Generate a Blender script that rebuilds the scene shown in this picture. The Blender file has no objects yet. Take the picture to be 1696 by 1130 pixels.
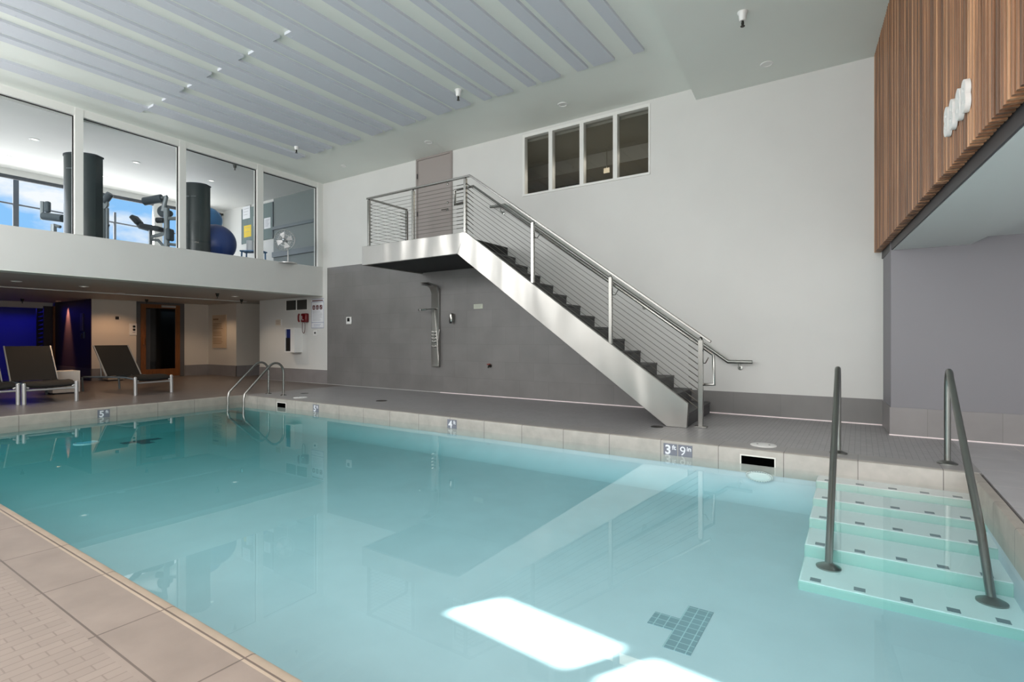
import bpy, bmesh, math, random
from mathutils import Vector, Matrix
random.seed(7)
R = math.radians
C = bpy.context.scene.collection
SC = bpy.context.scene

# ---------------------------------------------------------------- camera geometry (1696 x 1130 frame)
F, H, CX, CY, VA = 870., 1.10, 848., 562., -463.
n_ = math.hypot(VA - CX, F)
XR, XF, YR, YF = (CX - VA) / n_, -F / n_, F / n_, (CX - VA) / n_
def ray(u, v):
    a, c = (u - CX) / F, -(v - CY) / F
    return (a * XR + XF, a * YR + YF, c)
def atz(u, v, z=0.0):
    r = ray(u, v); t = (z - H) / r[2]; return Vector((r[0] * t, r[1] * t, z))
def aty(u, v, y):
    r = ray(u, v); t = y / r[1]; return Vector((r[0] * t, y, H + r[2] * t))
def atx(u, v, x):
    r = ray(u, v); t = x / r[0]; return Vector((x, r[1] * t, H + r[2] * t))
def atd(u, v, d):
    r = ray(u, v); return Vector((r[0] * d, r[1] * d, H + r[2] * d))
def zceil(y): return 4.92 + .0195 * (8.2 - y)

# ---------------------------------------------------------------- mesh builder
class MB:
    def __init__(s): s.v = []; s.f = []; s.m = []
    def _add(s, vs, fs, m=0):
        b = len(s.v); s.v += [tuple(x) for x in vs]
        s.f += [tuple(b + i for i in f) for f in fs]; s.m += [m] * len(fs)
        return s
    def box(s, x0, x1, y0, y1, z0, z1, m=0):
        return s.hexa([(x0, y0, z0), (x1, y0, z0), (x1, y1, z0), (x0, y1, z0),
                       (x0, y0, z1), (x1, y0, z1), (x1, y1, z1), (x0, y1, z1)], m)
    def hexa(s, p, m=0):
        return s._add(p, [(3, 2, 1, 0), (4, 5, 6, 7), (0, 1, 5, 4), (1, 2, 6, 5), (2, 3, 7, 6), (3, 0, 4, 7)], m)
    def obox(s, c, size, rot=None, m=0):
        M = rot or Matrix.Identity(3); c = Vector(c); h = [k / 2 for k in size]
        P = [c + M @ Vector((sx * h[0], sy * h[1], sz * h[2])) for sz in (-1, 1) for sx, sy in ((-1, -1), (1, -1), (1, 1), (-1, 1))]
        return s.hexa(P, m)
    def prism(s, pts, axis, a, b, m=0):
        # pts: 2D polygon; axis 'z': (x,y) ; 'y': (x,z) ; 'x': (y,z)
        def q(p, t):
            return {'z': (p[0], p[1], t), 'y': (p[0], t, p[1]), 'x': (t, p[0], p[1])}[axis]
        n = len(pts)
        vs = [q(p, a) for p in pts] + [q(p, b) for p in pts]
        fs = [tuple(range(n)), tuple(range(2 * n - 1, n - 1, -1))] + [(i, (i + 1) % n, n + (i + 1) % n, n + i) for i in range(n)]
        return s._add(vs, fs, m)
    def quad(s, a, b, c, d, m=0): return s._add([a, b, c, d], [(0, 1, 2, 3)], m)
    def bar(s, p, q, w, h, up=(0, 0, 1), m=0):
        p, q = Vector(p), Vector(q); d = (q - p).normalized(); u = Vector(up)
        x = d.cross(u)
        if x.length < 1e-4: x = d.cross(Vector((1, 0, 0)))
        x.normalize(); u = x.cross(d).normalized()
        o = [x * (-w / 2) + u * (-h / 2), x * (w / 2) + u * (-h / 2), x * (w / 2) + u * (h / 2), x * (-w / 2) + u * (h / 2)]
        return s.hexa([p + k for k in o] + [q + k for k in o], m)
    def tube(s, pts, r, seg=12, m=0, r1=None, cap=True):
        P = [Vector(p) for p in pts]; n = len(P); rings = []; prev = None
        for i in range(n):
            t = (P[min(i + 1, n - 1)] - P[max(i - 1, 0)])
            if 0 < i < n - 1:
                t = (P[i] - P[i - 1]).normalized() + (P[i + 1] - P[i]).normalized()
            t.normalize()
            if prev is None:
                x = t.cross(Vector((0, 0, 1)))
                if x.length < 1e-3: x = t.cross(Vector((1, 0, 0)))
            else:
                x = prev - t * prev.dot(t)
            x.normalize(); prev = x; y = t.cross(x)
            rr = r if r1 is None else r + (r1 - r) * i / (n - 1)
            if 0 < i < n - 1:
                a = (P[i] - P[i - 1]).normalized(); c = max(.5, a.dot(t)); k = 1 / c
            else: k = 1
            rings.append([P[i] + (x * math.cos(2 * math.pi * j / seg) + y * math.sin(2 * math.pi * j / seg)) * rr * (1 if k < 1.03 else 1 + (k - 1) * .5) for j in range(seg)])
        vs = [v for g in rings for v in g]; fs = []
        for i in range(n - 1):
            for j in range(seg):
                a, b = i * seg + j, i * seg + (j + 1) % seg
                fs.append((a, b, b + seg, a + seg))
        if cap: fs += [tuple(range(seg - 1, -1, -1)), tuple(range((n - 1) * seg, n * seg))]
        return s._add(vs, fs, m)
    def lathe(s, prof, c, axis=(0, 0, 1), seg=20, m=0):
        c = Vector(c); a = Vector(axis).normalized()
        x = a.cross(Vector((0, 0, 1)))
        if x.length < 1e-3: x = Vector((1, 0, 0))
        x.normalize(); y = a.cross(x); vs = []; fs = []
        for r, h in prof:
            for j in range(seg):
                t = 2 * math.pi * j / seg
                vs.append(c + a * h + (x * math.cos(t) + y * math.sin(t)) * max(r, 1e-5))
        for i in range(len(prof) - 1):
            for j in range(seg):
                p, q = i * seg + j, i * seg + (j + 1) % seg
                fs.append((p, q, q + seg, p + seg))
        fs += [tuple(range(seg - 1, -1, -1)), tuple(range((len(prof) - 1) * seg, len(prof) * seg))]
        return s._add(vs, fs, m)
    def sphere(s, c, r, seg=24, rings=14, sc=(1, 1, 1), m=0):
        prof = [(r * math.sin(math.pi * i / rings), -r * math.cos(math.pi * i / rings)) for i in range(rings + 1)]
        b = len(s.v); s.lathe(prof, (0, 0, 0), seg=seg, m=m)
        s.v[b:] = [(c[0] + v[0] * sc[0], c[1] + v[1] * sc[1], c[2] + v[2] * sc[2]) for v in s.v[b:]]
        return s
    def obj(s, name, mats, parent=None, bevel=0, smooth=True, seg=2):
        me = bpy.data.meshes.new(name); me.from_pydata(s.v, [], s.f)
        mats = mats if isinstance(mats, (list, tuple)) else [mats]
        for k in mats: me.materials.append(k)
        me.polygons.foreach_set('material_index', s.m)
        bm = bmesh.new(); bm.from_mesh(me)
        bmesh.ops.recalc_face_normals(bm, faces=bm.faces); bm.to_mesh(me); bm.free()
        if smooth:
            me.shade_smooth(); me.set_sharp_from_angle(angle=R(34))
        me.update()
        o = bpy.data.objects.new(name, me); C.objects.link(o)
        if bevel:
            md = o.modifiers.new('Bevel', 'BEVEL'); md.width = bevel; md.segments = seg; md.limit_method = 'ANGLE'
            md.harden_normals = False
        if parent is not None: adopt(o, parent)
        return o
def adopt(o, p):
    o.parent = p
    o.matrix_parent_inverse = chain_world(p).inverted()
def chain_world(p):
    M = p.matrix_basis.copy()
    if p.parent: M = chain_world(p.parent) @ p.matrix_parent_inverse @ M
    return M
def tag(o, label=None, cat=None, group=None, kind=None):
    if label: o['label'] = label
    if cat: o['category'] = cat
    if group: o['group'] = group
    if kind: o['kind'] = kind
    return o
def thing(name, label, cat, loc=(0, 0, 0), group=None, rz=0):
    o = bpy.data.objects.new(name, None); C.objects.link(o); o.location = loc; o.rotation_euler = (0, 0, rz)
    o.empty_display_size = .05
    return tag(o, label, cat, group)
def struct(o): o['kind'] = 'structure'; return o
def dup(root, loc, rz=None, label=None):
    r = root.copy(); C.objects.link(r); r.location = loc
    if rz is not None: r.rotation_euler = (0, 0, rz)
    if label: r['label'] = label
    def rec(src, dst):
        for ch in list(src.children):
            c = ch.copy(); C.objects.link(c); c.parent = dst; rec(ch, c)
    rec(root, r)
    return r
def local(o, parent):   # child whose mesh is in the parent's local frame
    o.parent = parent; return o

# ---------------------------------------------------------------- materials
def L(c):
    return tuple((x / 12.92 if x <= .04045 else ((x + .055) / 1.055) ** 2.4) for x in [k / 255 for k in c]) + (1,)
def mat(name, col, rough=.5, metal=0., noise=0., nscale=6., bump=0., bscale=60., bdetail=2, bdist=.01, spec=.5, stretch=(1, 1, 1), emit=None, estr=0, coat=0):
    m = bpy.data.materials.new(name); m.use_nodes = True; nt = m.node_tree; b = nt.nodes['Principled BSDF']
    col = L(col) if max(col) > 1.01 or len(col) == 3 and max(col) > 1 else tuple(col) + (1,)
    b.inputs['Base Color'].default_value = col; b.inputs['Roughness'].default_value = rough
    b.inputs['Metallic'].default_value = metal; b.inputs['Specular IOR Level'].default_value = spec
    if coat: b.inputs['Coat Weight'].default_value = coat
    if emit: b.inputs['Emission Color'].default_value = L(emit); b.inputs['Emission Strength'].default_value = estr
    if noise or bump:
        tc = nt.nodes.new('ShaderNodeTexCoord'); mp = nt.nodes.new('ShaderNodeMapping'); mp.inputs['Scale'].default_value = stretch
        nt.links.new(tc.outputs['Object'], mp.inputs['Vector'])
    if noise:
        nz = nt.nodes.new('ShaderNodeTexNoise'); nz.inputs['Scale'].default_value = nscale; nz.inputs['Detail'].default_value = 4
        nt.links.new(mp.outputs['Vector'], nz.inputs['Vector'])
        mr = nt.nodes.new('ShaderNodeMapRange'); mr.inputs['From Min'].default_value = .3; mr.inputs['From Max'].default_value = .7
        mr.inputs['To Min'].default_value = 1 - noise; mr.inputs['To Max'].default_value = 1 + noise
        nt.links.new(nz.outputs['Fac'], mr.inputs['Value'])
        hv = nt.nodes.new('ShaderNodeHueSaturation'); hv.inputs['Color'].default_value = col
        nt.links.new(mr.outputs['Result'], hv.inputs['Value']); nt.links.new(hv.outputs['Color'], b.inputs['Base Color'])
    if bump:
        n2 = nt.nodes.new('ShaderNodeTexNoise'); n2.inputs['Scale'].default_value = bscale; n2.inputs['Detail'].default_value = bdetail
        nt.links.new(mp.outputs['Vector'], n2.inputs['Vector'])
        bp = nt.nodes.new('ShaderNodeBump'); bp.inputs['Strength'].default_value = bump; bp.inputs['Distance'].default_value = bdist
        nt.links.new(n2.outputs['Fac'], bp.inputs['Height']); nt.links.new(bp.outputs['Normal'], b.inputs['Normal'])
    return m
def tile(name, col, grout, w, h, offset=.5, mortar=.003, rough=.45, var=.08, axes='xy', shift=(0, 0), noise=.1, nscale=3.):
    """brick texture laid in world axes: axes names which object axes run along the rows and up the rows"""
    m = mat(name, col, rough); nt = m.node_tree; b = nt.nodes['Principled BSDF']
    tc = nt.nodes.new('ShaderNodeTexCoord'); sp = nt.nodes.new('ShaderNodeSeparateXYZ'); cb = nt.nodes.new('ShaderNodeCombineXYZ')
    nt.links.new(tc.outputs['Object'], sp.inputs['Vector'])
    for i, a in enumerate(axes):
        ad = nt.nodes.new('ShaderNodeMath'); ad.operation = 'ADD'; ad.inputs[1].default_value = 100 * (w if i == 0 else h) + shift[i]
        nt.links.new(sp.outputs[a.upper()], ad.inputs[0]); nt.links.new(ad.outputs[0], cb.inputs[i])
    br = nt.nodes.new('ShaderNodeTexBrick'); br.offset = offset; br.inputs['Scale'].default_value = 1
    br.inputs['Brick Width'].default_value = w; br.inputs['Row Height'].default_value = h
    br.inputs['Mortar Size'].default_value = mortar; br.inputs['Mortar Smooth'].default_value = .1; br.inputs['Bias'].default_value = 0
    c = L(col); br.inputs['Color1'].default_value = tuple(k * (1 - var) for k in c[:3]) + (1,)
    br.inputs['Color2'].default_value = tuple(k * (1 + var) for k in c[:3]) + (1,); br.inputs['Mortar'].default_value = L(grout)
    nt.links.new(cb.outputs[0], br.inputs['Vector'])
    nz = nt.nodes.new('ShaderNodeTexNoise'); nz.inputs['Scale'].default_value = nscale; nz.inputs['Detail'].default_value = 6
    nt.links.new(tc.outputs['Object'], nz.inputs['Vector'])
    mr = nt.nodes.new('ShaderNodeMapRange'); mr.inputs['From Min'].default_value = .3; mr.inputs['From Max'].default_value = .7
    mr.inputs['To Min'].default_value = 1 - noise; mr.inputs['To Max'].default_value = 1 + noise
    nt.links.new(nz.outputs['Fac'], mr.inputs['Value'])
    hv = nt.nodes.new('ShaderNodeHueSaturation'); nt.links.new(br.outputs['Color'], hv.inputs['Color'])
    nt.links.new(mr.outputs['Result'], hv.inputs['Value']); nt.links.new(hv.outputs['Color'], b.inputs['Base Color'])
    return m
def glass(name, ior=1.45, tint=(1, 1, 1), vol=None, wave=0, boost=1.0):
    m = bpy.data.materials.new(name); m.use_nodes = True; nt = m.node_tree; nt.nodes.clear()
    out = nt.nodes.new('ShaderNodeOutputMaterial'); mx = nt.nodes.new('ShaderNodeMixShader')
    tr = nt.nodes.new('ShaderNodeBsdfTransparent'); tr.inputs['Color'].default_value = tuple(tint) + (1,)
    gl = nt.nodes.new('ShaderNodeBsdfGlossy'); gl.inputs['Roughness'].default_value = 0.0
    geo = nt.nodes.new('ShaderNodeNewGeometry')
    # Fresnel on the outward side only, so that light leaving the water or the pane is not trapped
    fr = nt.nodes.new('ShaderNodeFresnel'); fr.inputs['IOR'].default_value = ior
    inv = nt.nodes.new('ShaderNodeMath'); inv.operation = 'SUBTRACT'; inv.inputs[0].default_value = 1
    nt.links.new(geo.outputs['Backfacing'], inv.inputs[1])
    mul = nt.nodes.new('ShaderNodeMath'); mul.operation = 'MULTIPLY'
    nt.links.new(fr.outputs[0], mul.inputs[0]); nt.links.new(inv.outputs[0], mul.inputs[1])
    mu2 = nt.nodes.new('ShaderNodeMath'); mu2.operation = 'MULTIPLY'; mu2.inputs[1].default_value = boost; mu2.use_clamp = True
    nt.links.new(mul.outputs[0], mu2.inputs[0])
    nt.links.new(mu2.outputs[0], mx.inputs[0]); nt.links.new(tr.outputs[0], mx.inputs[1]); nt.links.new(gl.outputs[0], mx.inputs[2])
    nt.links.new(mx.outputs[0], out.inputs['Surface'])
    if wave:
        tc = nt.nodes.new('ShaderNodeTexCoord'); nz = nt.nodes.new('ShaderNodeTexNoise'); nz.inputs['Scale'].default_value = 2.2
        nt.links.new(tc.outputs['Object'], nz.inputs['Vector'])
        bp = nt.nodes.new('ShaderNodeBump'); bp.inputs['Strength'].default_value = wave; bp.inputs['Distance'].default_value = .02
        nt.links.new(nz.outputs['Fac'], bp.inputs['Height']); nt.links.new(bp.outputs['Normal'], gl.inputs['Normal'])
    if vol:
        va = nt.nodes.new('ShaderNodeVolumeAbsorption'); va.inputs['Color'].default_value = tuple(vol[0]) + (1,); va.inputs['Density'].default_value = vol[1]
        nt.links.new(va.outputs[0], out.inputs['Volume'])
    return m

M = {}
M['white'] = mat('white wall paint', (214, 214, 211), .6, noise=.02, nscale=1.5)
M['ceil'] = mat('ceiling paint', (230, 234, 228), .6, noise=.02, nscale=.8)
M['panel'] = mat('ceiling panel paint', (204, 208, 216), .6)
M['grey'] = mat('recess wall painted shade', (134, 132, 137), .6)  # shade of the recess wall painted in as a grey colour
M['trim'] = mat('white frame paint', (228, 228, 224), .4)
M['gasket'] = mat('black gasket', (25, 24, 24), .6)
M['walltile'] = tile('large grey wall tile', (124, 122, 121), (113, 111, 110), .62, .334, .5, .0025, .42, .035, 'xz', (0, 0), .10, 1.8)
M['basetile'] = tile('grey base tile', (140, 136, 136), (120, 117, 116), .62, .4, 0, .0025, .4, .04, 'xz', (0, .05), .10, 2.5)
M['basetiley'] = tile('grey base tile turned', (140, 136, 136), (120, 117, 116), .62, .4, 0, .0025, .4, .04, 'yz', (0, .05), .10, 2.5)
M['deckmosaic'] = tile('grey mosaic deck', (160, 158, 159), (126, 124, 125), .05, .05, 0, .0022, .4, .05, 'xy', (0, 0), .05, 4)
M['deckband'] = tile('grey deck border tile', (156, 153, 152), (128, 125, 123), .60, .32, 0, .003, .4, .02, 'xy', (.02, .02), .06, 4)
M['decklounge'] = tile('grey lounge floor tile', (118, 109, 104), (98, 92, 88), .60, .60, 0, .003, .35, .03, 'xy', (0, 0), .08, 4)
M['deckright'] = tile('grey right deck tile', (182, 179, 181), (205, 199, 194), .60, .60, 0, .004, .4, .02, 'xy', (-.1, .1), .06, 4)
M['nearband'] = tile('deck border tile painted warm light', (150, 136, 127), (108, 96, 89), .59, .8, 0, .004, .4, .02, 'xy', (.0, .03), .10, 5)  # tan tint paints warm light into the grey border tile
M['nearmosaic'] = tile('mosaic deck painted warm light', (154, 140, 131), (136, 122, 114), .115, .046, .5, .0025, .45, .05, 'yx', (0, 0), .04, 4)  # near mosaic tinted the same way, warm light in its colour
M['coping'] = tile('pool coping tile', (176, 171, 164), (120, 115, 110), .60, 2, 0, .004, .4, .03, 'xy', (0.02, 1), .10, 8)
M['copingy'] = tile('pool coping tile turned', (172, 165, 156), (120, 115, 110), .60, 2, 0, .004, .4, .03, 'yx', (0.02, 1), .10, 8)
M['copingwarm'] = tile('warm pool coping tile', (186, 168, 150), (120, 106, 98), .59, 2, 0, .004, .4, .02, 'xy', (0, 1), .08, 8)
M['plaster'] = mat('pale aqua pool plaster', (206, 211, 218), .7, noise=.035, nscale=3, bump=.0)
def fade_x(m, x0, x1, col):      # paints the light lost in deeper water into the plaster colour
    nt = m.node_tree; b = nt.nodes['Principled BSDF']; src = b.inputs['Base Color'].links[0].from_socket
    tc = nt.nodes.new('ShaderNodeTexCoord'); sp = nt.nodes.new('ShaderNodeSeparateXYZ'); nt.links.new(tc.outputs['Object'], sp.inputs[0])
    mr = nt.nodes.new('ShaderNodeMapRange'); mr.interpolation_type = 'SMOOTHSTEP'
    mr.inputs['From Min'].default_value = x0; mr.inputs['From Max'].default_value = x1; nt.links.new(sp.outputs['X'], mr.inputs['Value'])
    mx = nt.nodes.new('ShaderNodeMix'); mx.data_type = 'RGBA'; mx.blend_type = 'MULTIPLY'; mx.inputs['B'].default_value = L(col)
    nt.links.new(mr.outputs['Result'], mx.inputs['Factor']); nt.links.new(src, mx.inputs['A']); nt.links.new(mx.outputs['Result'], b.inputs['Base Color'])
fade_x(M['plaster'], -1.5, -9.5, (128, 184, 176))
M['step'] = mat('step plaster painted light', (240, 243, 243), .7, noise=.02, nscale=5)
M['riser'] = mat('step plaster painted shade', (172, 198, 190), .7, noise=.03, nscale=5)  # darker copy of the step plaster, shade painted on the risers
M['marktiledark'] = tile('dark depth tile', (52, 74, 84), (80, 110, 116), .057, .057, 0, .003, .4, .04, 'xy')
M['stepmark'] = mat('grey step mark', (128, 138, 144), .5)
M['marktile'] = tile('grey depth tile', (140, 158, 168), (186, 204, 208), .057, .057, 0, .003, .4, .04, 'xy')
M['water'] = glass('pool water', 1.33, (1, 1, 1), ((.50, .90, .925), .82), wave=.012)
M['glass'] = glass('window glass', 1.42, (.93, .95, .95))
M['glassdark'] = glass('dim window glass', 1.55, (.70, .70, .68))
M['steel'] = mat('brushed stainless steel', (172, 170, 166), .38, 1., noise=.05, nscale=1.5, bump=.9, bscale=2.0, bdetail=0, bdist=.05, stretch=(1.6, 1, .5))
M['chrome'] = mat('polished rail steel', (160, 159, 155), .26, 1.)
M['rail'] = mat('satin pool rail steel', (150, 152, 148), .3, 1.)
M['cable'] = mat('steel cable', (120, 118, 112), .4, .8)
M['step_tile'] = mat('dark step tile', (74, 74, 75), .5, noise=.06, nscale=20)
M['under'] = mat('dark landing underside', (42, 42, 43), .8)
M['door'] = mat('taupe door paint', (158, 150, 146), .45)
M['doorframe'] = mat('taupe frame paint', (150, 142, 138), .45)
M['doordark'] = mat('grey door frame', (92, 90, 90), .5)
M['woodframe'] = mat('warm timber', (122, 74, 34), .4, noise=.25, nscale=4, stretch=(12, 12, 1))
M['darkglass'] = mat('black door glass', (6, 6, 7), .05)
M['slat'] = mat('walnut slat', (150, 108, 78), .40, noise=.42, nscale=2.0, stretch=(16, 16, .6))
for k_, c_ in (('slat2', (128, 90, 64)), ('slat3', (108, 78, 58)), ('slat4', (176, 132, 98))): M[k_] = mat('walnut ' + k_, c_, .36, noise=.3, nscale=2.0, stretch=(16, 16, .6))
M['slatback'] = mat('slat backing', (38, 24, 18), .8)
M['blacksteel'] = mat('dark steel channel', (66, 64, 66), .5)
M['soffit'] = mat('soffit paint', (206, 212, 210), .55)
M['void'] = mat('painted slot shade', (4, 4, 4), .95, spec=0)
M['black'] = mat('black plastic', (16, 16, 17), .45)
M['sling'] = mat('black sling mesh', (18, 17, 16), .75, noise=.1, nscale=200)
M['silver'] = mat('silver powder coat', (196, 196, 196), .35, .6)
M['whitebox'] = mat('white laminate', (240, 236, 230), .4)
M['creambox'] = mat('cream laminate', (205, 190, 170), .5)
M['darkwall'] = mat('dark aubergine wall', (46, 32, 38), .5)
M['bluewall'] = mat('blue recess wall', (88, 88, 190), .6)
M['lounge'] = mat('lounge ceiling paint', (196, 192, 186), .6)
M['cream'] = mat('lounge wall paint', (216, 208, 196), .6)
M['red'] = mat('red phone plastic', (104, 14, 18), .3)
M['redprint'] = mat('dark red print', (88, 18, 20), .6)
M['blueprint'] = mat('blue print', (70, 90, 150), .6)
M['inkgrey'] = mat('grey print', (140, 140, 150), .7)
M['paper'] = mat('white paper', (228, 230, 234), .7)
M['yellow'] = mat('yellow paper', (226, 196, 60), .7)
M['tan'] = mat('tan sign board', (206, 180, 150), .6)
M['taninc'] = mat('tan sign print', (150, 116, 86), .7)
M['board'] = mat('grey green felt board', (112, 128, 128), .85)
M['ball'] = mat('dark blue vinyl', (26, 60, 128), .35)
M['ball2'] = mat('light blue vinyl', (70, 140, 200), .4)
M['shroud'] = mat('dark green grey shroud', (40, 52, 54), .35, coat=.2)
M['gymsteel'] = mat('grey machine steel', (150, 158, 162), .4, .5)
M['gymdark'] = mat('machine upholstery', (58, 64, 70), .6)
M['gympad'] = mat('grey roller pad', (92, 104, 112), .5)
M['rail_out'] = mat('galvanised steel', (84, 88, 94), .6, .3)
M['gymgrey'] = mat('gym grey wall', (120, 130, 130), .6)
M['gymfloor'] = mat('gym floor', (120, 122, 124), .6)
M['vent'] = mat('dark vent', (60, 60, 58), .6)
M['marker'] = mat('depth marker tile', (126, 127, 138), .45)
M['markertxt'] = mat('white marker print', (240, 240, 245), .5)
M['lens'] = mat('lit lamp lens', (255, 250, 240), .4, emit=(255, 246, 232), estr=1.6)
M['lenswarm'] = mat('lit warm lamp lens', (255, 214, 160), .4, emit=(255, 190, 130), estr=8)
M['lensoff'] = mat('unlit lamp lens', (232, 232, 228), .4)
M['whiteplastic'] = mat('white plastic', (232, 232, 230), .35)
M['brass'] = mat('dark sprinkler metal', (60, 58, 54), .35, .8)
M['paleblue'] = mat('pale blue lens', (150, 205, 222), .4)
M['lidwhite'] = mat('white pool fitting', (236, 236, 234), .4)
M['drainmetal'] = mat('dark drain metal', (70, 68, 66), .5, .5)
M['led'] = mat('pale floor edge strip', (232, 220, 220), .4, emit=(255, 235, 235), estr=.12)
M['greenplate'] = mat('pale green plate', (192, 196, 180), .5)
M['bluestool'] = mat('blue plastic', (90, 140, 190), .4)
M['copper'] = mat('red valve', (130, 40, 26), .4, .2)
M['corridor'] = mat('dim corridor wall', (124, 118, 104), .7)
M['corridorceil'] = mat('dim corridor ceiling', (150, 148, 138), .7)
M['brown'] = mat('dim brown door', (44, 32, 28), .6)

# ================================================================ SETTING
YB = 8.2          # back wall
PX0, PX1, PY0, PY1 = -10.12, .75, 1.045, 5.68    # pool opening
WZ = -.145        # water level
# ---- floor
def floor(name, x0, x1, y0, y1, m): return struct(MB().box(x0, x1, y0, y1, -.35, 0).obj(name, m))
floor('floor', -24, 4.2, -1.6, .745, M['nearmosaic'])
floor('floor', -10.18, .83, .745, .985, M['nearband'])
floor('floor', -10.18, .83, 5.745, 6.0, M['deckband'])
floor('floor', -10.18, .83, 6.0, 8.3, M['deckmosaic'])
floor('floor', -24, -10.18, .745, 10.6, M['decklounge'])
floor('floor', .83, 4.2, .745, 8.3, M['deckright'])
# ---- coping: bullnosed strips along the four sides
def coping(n, a, b, edge, inward, horiz, m):
    prof = [(.06, 0), (.018, 0), (.006, -.005), (0, -.018), (0, -.235), (.06, -.235)]
    pts = [(edge - inward * d, z) for d, z in prof]
    o = MB().prism(pts, 'x' if horiz else 'y', a, b).obj('trim_%d' % n, m); return struct(o)
coping(1, PX0 - .06, PX1 + .06, PY1, -1, True, M['coping'])
coping(2, PX0 - .06, PX1 + .06, PY0, 1, True, M['copingwarm'])
coping(3, PY0, PY1, PX0, 1, False, M['copingy'])
coping(4, PY0, PY1, PX1, -1, False, M['copingy'])
# ---- pool basin
ZSH = -.50
def zfloor(x): return ZSH
mb = MB(); g = .012
xs = [PX0 - g, -9.5, -3.0, PX1 + g]
for i in range(3):
    a, b = xs[i], xs[i + 1]; za, zb = zfloor(a), zfloor(b)
    mb.hexa([(a, PY0 - g, -1.4), (b, PY0 - g, -1.4), (b, PY1 + g, -1.4), (a, PY1 + g, -1.4), (a, PY0 - g, za), (b, PY0 - g, zb), (b, PY1 + g, zb), (a, PY1 + g, za)])
mb.box(PX0 - .3, PX0 - g, PY0 - .3, PY1 + .3, -1.4, -.235).box(PX1 + g, PX1 + .3, PY0 - .3, PY1 + .3, -1.4, -.235)
mb.box(PX0 - g, PX1 + g, PY0 - .3, PY0 - g, -1.4, -.235).box(PX0 - g, PX1 + g, PY1 + g, PY1 + .3, -1.4, -.235)
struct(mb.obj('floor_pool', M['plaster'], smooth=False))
# rounded cove between pool walls and floor
rc = .26; nn = 10
arc = [(-rc + rc * math.sin(math.pi / 2 * i / nn), rc - rc * math.cos(math.pi / 2 * i / nn)) for i in range(nn + 1)]
mb = MB()
for x0, x1 in ((PX0 - g, -9.5), (-9.5, -3.0), (-3.0, PX1 + g)):
    vs = []
    for x in (x0, x1):
        f = zfloor(x); vs += [(x, PY1 + g + d, f + h - .004) for d, h in arc] + [(x, PY1 + g + .1, f + rc), (x, PY1 + g + .1, f - .1), (x, PY1 + g - rc, f - .1)]
    k = len(arc) + 3
    mb._add(vs, [tuple(range(k)), tuple(range(2 * k - 1, k - 1, -1))] + [(i, (i + 1) % k, k + (i + 1) % k, k + i) for i in range(k)])
f = zfloor(-10)
mb.prism([(PX0 - g - d, f + h - .004) for d, h in arc] + [(PX0 - g - .1, f + rc), (PX0 - g - .1, f - .1), (PX0 - g + rc, f - .1)], 'y', PY0, PY1)
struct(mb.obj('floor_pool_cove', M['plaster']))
# ---- pool steps in the far right corner
ST = [(5.50, -.17), (5.12, -.23), (4.75, -.29), (4.33, -.36), (3.87, -.44)]
mb = MB(); xl = -.335
for i, (yc, z) in enumerate(ST):
    y0 = yc - .06; y1 = PY1 + .01 if i == 0 else ST[i - 1][0] - .06
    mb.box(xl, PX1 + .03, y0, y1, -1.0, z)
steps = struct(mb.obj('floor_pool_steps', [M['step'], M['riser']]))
for p_ in steps.data.polygons: p_.material_index = 0 if p_.normal.z > .7 else 1  # lighter treads, darker risers: light from above painted in
md = steps.modifiers.new('Bevel', 'BEVEL'); md.width = .014; md.segments = 2; md.limit_method = 'ANGLE'
mb = MB()
for yc, z in ST:
    for x in (-.24, -.005, .226, .44, .65): mb.box(x - .03, x + .03, yc - .026, yc + .026, z, z + .002)
mb.obj('step_mark_tiles', M['stepmark'], steps)
# T shaped depth marks on the pool floor
def tmark(bar, stem, label, m='marktile'):
    z = lambda x: zfloor(x)
    mb = MB()
    for (x0, x1, y0, y1) in (bar, stem):
        mb.hexa([(x0, y0, z(x0) - .01), (x1, y0, z(x1) - .01), (x1, y1, z(x1) - .01), (x0, y1, z(x0) - .01),
                 (x0, y0, z(x0) + .003), (x1, y0, z(x1) + .003), (x1, y1, z(x1) + .003), (x0, y1, z(x0) + .003)])
    return tag(mb.obj('floor_tile_marker', M[m]), label, 'tile marker', kind='thing')
kz = (H - ZSH) / (H + .80)
tmark(tuple(k * kz for k in (-1.02, -.85, 3.215, 3.81)), tuple(k * kz for k in (-1.19, -1.02, 3.43, 3.60)), 'grey tile T mark on pool floor beside the sunlit patch')
tmark((-9.5, -9.34, 3.40, 3.92), (-9.34, -9.10, 3.55, 3.72), 'dark tile T mark on pool floor at the far end by the loungers', 'marktiledark')
# ---- water
struct(MB().box(PX0 - .03, PX1 + .03, PY0 - .03, PY1 + .03, -1.2, WZ).obj('water_pool', M['water'], smooth=False))
# ---- back wall with the high window opening
WX0, WX1, WZ0, WZ1 = -5.20, -2.795, 3.73, 4.865
mb = MB()
mb.box(-13.77, WX0, YB, YB + .15, 0, 5.05).box(WX1, .30, YB, YB + .15, 0, 5.05)
mb.box(WX0, WX1, YB, YB + .15, 0, WZ0).box(WX0, WX1, YB, YB + .15, WZ1, 5.05).box(-16.2, -13.77, YB, YB + .15, 2.3, 5.05)
struct(mb.obj('wall_back', M['white'], smooth=False))
struct(MB().prism([(-10.845, 0.012), (-10.845, 2.84), (-5.98, 2.84), (-2.44, .33), (.235, .33), (.235, 0.012)], 'y', YB - .012, YB).obj('wall_back_tile', M['walltile'], smooth=False))
struct(MB().box(-13.77, -10.845, YB - .012, YB, 0.012, .345).obj('baseboard_back', M['basetile'], smooth=False))
struct(MB().box(-7.2, .24, YB - .02, YB - .001, 0, .014).box(.272, 3.8, 7.412, 7.43, 0, .012).obj('trim_5', M['led'], smooth=False))
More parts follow.
